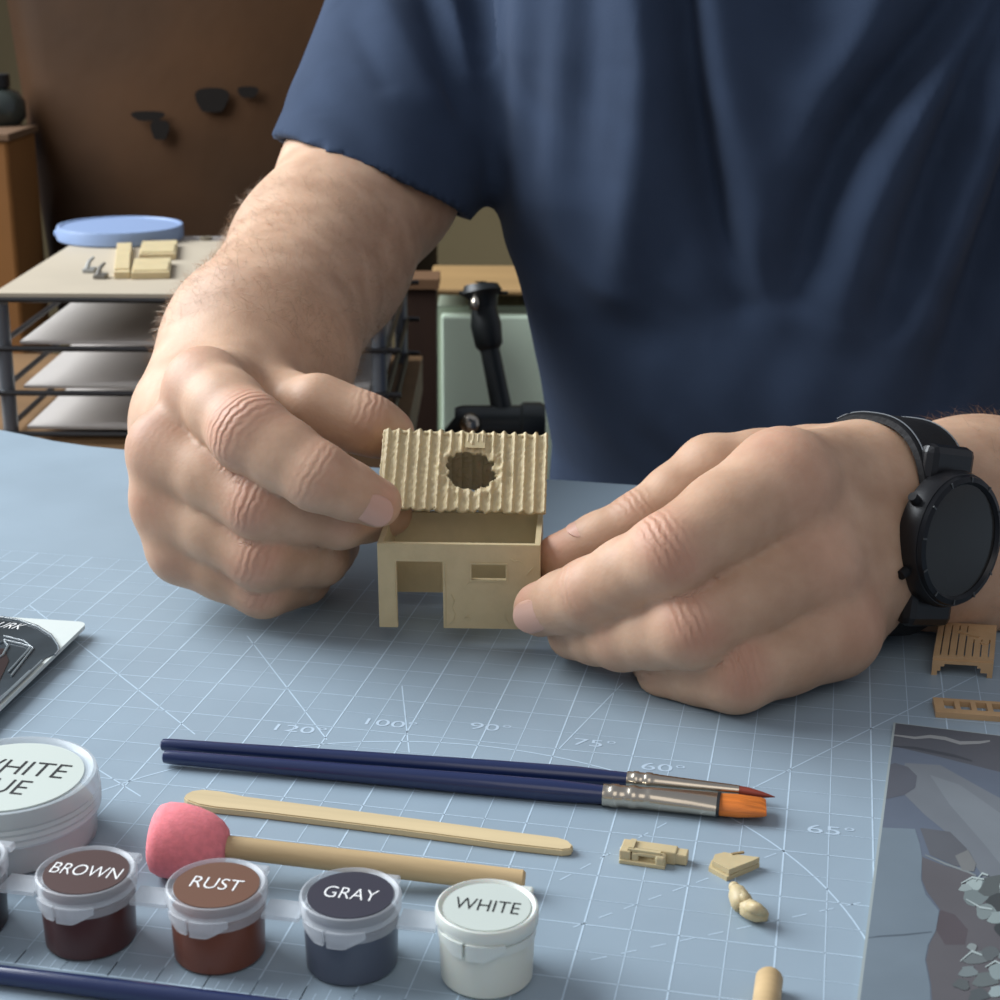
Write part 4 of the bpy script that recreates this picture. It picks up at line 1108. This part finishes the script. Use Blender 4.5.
bm = bmesh.new(); P = [L(x, y) for x, y in ((-30, 652), (4, 650), (9, 662), (-4, 690), (-30, 715))]; add_prism(bm, [(p.x, p.y) for p in P], zp+.0003, zp+.0005); obj('brown_part', bm, mat('pack_brown', srgb(52, 40, 40), .3), t)
p = L(11, 627); text_obj('lettering', 'URK', .0085, .0042, p.x, p.y, zp+.00045, M_whitep, t, shear=.35, rz=-.1)

# ------------------------------------------------------------------ model house and its roof
hb = Vector(at(379.5, 627, .487)); hbr = Vector(at(540, 629.5, .4845))
rz = math.atan2((hbr-hb).y, (hbr-hb).x) - .0
wd = (hbr-hb).length
xv = (hbr-hb).normalized(); yv = Vector((-xv.y, xv.x, 0)).normalized(); zv = xv.cross(yv)
t = thing('model_house', 'small beige model house without roof held between both hands', 'model house', hb)
t.matrix_world = Matrix.Translation(hb) @ Matrix((xv, yv, zv)).transposed().to_4x4()
k = wd/161.
hh = 84*k/.945; dp = .031; th = .0016
X = lambda px: (px-379.5)*k
Z = lambda py: (627.5-py)*k/.945
bm = bmesh.new()
xs = [0, th, X(398), X(444), X(472), X(507), wd-th, wd]; zs = [0, Z(578.5), Z(563), Z(561), hh]
add_panel(bm, xs, zs, lambda x, z: not ((X(398) < x < X(444) and z < Z(561)) or (X(472) < x < X(507) and Z(578.5) < z < Z(563))), 0, th)
add_panel(bm, [0, wd], [0, hh], lambda x, z: True, dp-th, dp)
for x0 in (0, wd-th):
    add_box(bm, (x0+th/2, dp/2, hh/2), (th, dp-2*th, hh))
walls = obj('walls', bm, M_resin, t)
bm = bmesh.new()       # plaster cracks and chips on the front
def crack(pts, r=.00028):
    add_tube(bm, [(X(x), -.00005, Z(y)) for x, y in pts], [r*(.6+.4*math.sin(i*2.1)) for i in range(len(pts))], 6)
crack([(468, 583), (472, 580), (480, 579), (488, 581), (497, 579.5), (503, 580)]); crack([(511, 557), (515, 559.5), (519, 558.5), (523, 561)]); crack([(527, 573), (531, 568), (534, 565)])
crack([(452, 593), (455, 600), (453, 606), (456, 614), (454, 620), (449, 624)]); crack([(465, 617), (468, 615), (471, 618), (468, 620)]); crack([(505, 612), (507, 618), (510, 622)])
crack([(447, 562), (446, 580), (447, 600), (446, 626)], .0003); crack([(397, 562), (396, 590), (398, 626)], .00025)
obj('plaster_cracks', bm, M_resin, walls)
bm = bmesh.new()
add_panel(bm, [X(471), X(472.5), X(506.5), X(508)], [Z(580), Z(578.5), Z(563), Z(561.7)], lambda x, z: not (X(472.5) < x < X(506.5) and Z(578.5) < z < Z(563)), -.0003, .0002); obj('window_frame', bm, M_resin, walls)

# roof: two corrugated slopes meeting at a ridge, with a ragged shell hole in the front one
te = .4935
BL, BR = Vector(at(376.5, 507, te)), Vector(at(545, 512.5, te))
tilt = math.radians(42)
xv = (BR-BL).normalized(); hv = Vector((FL.x, FL.y, 0)); hv = (hv - xv*hv.dot(xv)).normalized(); nv0 = xv.cross(hv).normalized()
if nv0.z < 0: nv0 = -nv0
sv = (hv*math.cos(tilt) + nv0*math.sin(tilt)).normalized()
# slant so that the top edge sits to the right as in the photo
wR = (BR-BL).length; kp = wR/167.
TLp = Vector(at(384, 434, te+.016))
ls = (TLp-BL).dot(sv); sh = (TLp-BL).dot(xv)
t = thing('model_roof', 'beige corrugated model roof with a ragged hole held above the house', 'model roof', BL)
nv = xv.cross(sv).normalized()
if nv.dot(Vector(FW)) > 0: nv = -nv
NX, NY = 210, 56
tb2 = math.radians(58); lb = (ls*math.sin(tilt)+.0035)/math.sin(tb2)
hole = lambda u, v: None
hp = [(446, 470), (450, 462), (455, 461), (458, 457), (468, 456), (480, 457), (488, 458), (490, 463), (497, 466), (494, 473), (500, 480), (494, 485), (489, 490), (480, 492), (474, 495), (466, 492), (458, 492), (452, 486), (447, 481), (450, 476)]
def touv(px, py):
    v = (513-py)/(513-436.5); u = (px - (376.5+7.5*v))/(168.)
    return u, v
hu = [touv(*p) for p in hp]
def inpoly(u, v, P):
    c = False
    for (a, b), (c_, d_) in zip(P, P[1:]+P[:1]):
        if (b > v) != (d_ > v) and u < (c_-a)*(v-b)/(d_-b)+a: c = not c
    return c
def slope(front):
    bm = bmesh.new(); V = {}
    for i in range(NX+1):
        for j in range(NY+1):
            u, v = i/NX, j/NY
            ph = (u*15.6) % 1
            rib = max(0, 1-abs(ph-.5)/.30)
            hgt = .0011*(rib*rib*(3-2*rib))
            q_ = .00022*math.sin(u*91+3*math.sin(v*13))*math.sin(v*37+2*math.sin(u*40)) + .0001*math.sin(u*260)*math.sin(v*90)
            if front:
                dc = math.hypot((u-hu_c[0])*wR, (v-hu_c[1])*ls)
                ring = math.exp(-((dc-.0092)/.0012)**2)
                hgt = hgt*(1-.75*math.exp(-(dc/.0085)**4)) + ring*.0009*(1+math.sin(math.atan2(v-hu_c[1], u-hu_c[0])*9))*.6
            vv = v
            if front and v < .03: vv = v - .02*math.sin(u*70)*math.sin(u*23) - .008
            if front and v > .97: vv = v + .012*math.sin(u*97)
            s_ = sv if front else (hv*math.cos(tb2) - nv0*math.sin(tb2))
            if front: p = xv*(u*wR + sh*vv) + s_*(vv*ls) + nv*(hgt+q_)
            else:
                n2 = (hv*math.sin(tb2) + nv0*math.cos(tb2))
                p = xv*(u*wR + sh*(1-vv*.0)) + sv*ls + s_*(vv*lb) + n2*(hgt+q_)
            V[i, j] = bm.verts.new(p)
    for i in range(NX):
        for j in range(NY):
            u, v = (i+.5)/NX, (j+.5)/NY
            if front and inpoly(u, v, hu): continue
            bm.faces.new((V[i, j], V[i+1, j], V[i+1, j+1], V[i, j+1]))
    bmesh.ops.delete(bm, geom=[v for v in bm.verts if not v.link_faces], context='VERTS')
    o = obj('front_slope' if front else 'back_slope', bm, M_resin, t, smooth=True)
    sm = o.modifiers.new('thick', 'SOLIDIFY'); sm.thickness = .0012; sm.offset = -1
    # face normals must point outward
    me = o.data; me.update()
    av = Vector((0, 0, 0))
    for pp in me.polygons: av += pp.normal
    want = nv if front else (hv*math.sin(tb2) + nv0*math.cos(tb2))
    if av.dot(want) < 0: me.flip_normals()
    return o
hu_c = (sum(p[0] for p in hu)/len(hu), sum(p[1] for p in hu)/len(hu))
slope(True); slope(False)
for u_, s_ in ((.035, 1), (.965, 1)):               # inset gable panels, added to keep the inside of the roof dark
    q0 = xv*(u_*wR); a_ = q0+nv*-.0014; b_ = q0+sv*ls+xv*sh-nv0*.0016; c_ = q0+sv*ls+(hv*math.cos(tb2)-nv0*math.sin(tb2))*lb*.93-hv*.0014+xv*sh*.2
    bm = bmesh.new(); F1 = [bm.verts.new(p) for p in (a_+sv*.002, b_, c_)]; F2 = [bm.verts.new(p+xv*.001) for p in (a_+sv*.002, b_, c_)]
    bm.faces.new(F1); bm.faces.new(F2[::-1])
    for i in range(3): bm.faces.new((F1[i], F1[(i+1) % 3], F2[(i+1) % 3], F2[i]))
    obj('added_gable_panel', bm, M_resin, t)
bm = bmesh.new()                                    # ridge patch above the hole
ua, va = touv(467, 454); ub, vb = touv(488, 444)
P = [xv*(u*wR+sh*v)+sv*(v*ls)+nv*.0010 for u, v in ((ua, va), (ub, va), (ub, vb+.06), (ua, vb+.06))]
Pn = [p+nv*.0004 for p in P]
a_ = [bm.verts.new(p) for p in P]; b_ = [bm.verts.new(p) for p in Pn]
bm.faces.new(a_[::-1]); bm.faces.new(b_)
for i in range(4): bm.faces.new((a_[i], a_[(i+1) % 4], b_[(i+1) % 4], b_[i]))
for i in range(4):
    u = ua+(ub-ua)*(i+.5)/4
    add_tube(bm, [xv*(u*wR+sh*.8)+sv*((va+.08)*ls)+nv*.0013, xv*(u*wR+sh)+sv*((vb+.05)*ls)+nv*.0014], [.0003, .0003], 8)
obj('ridge_patch', bm, M_resin, t)
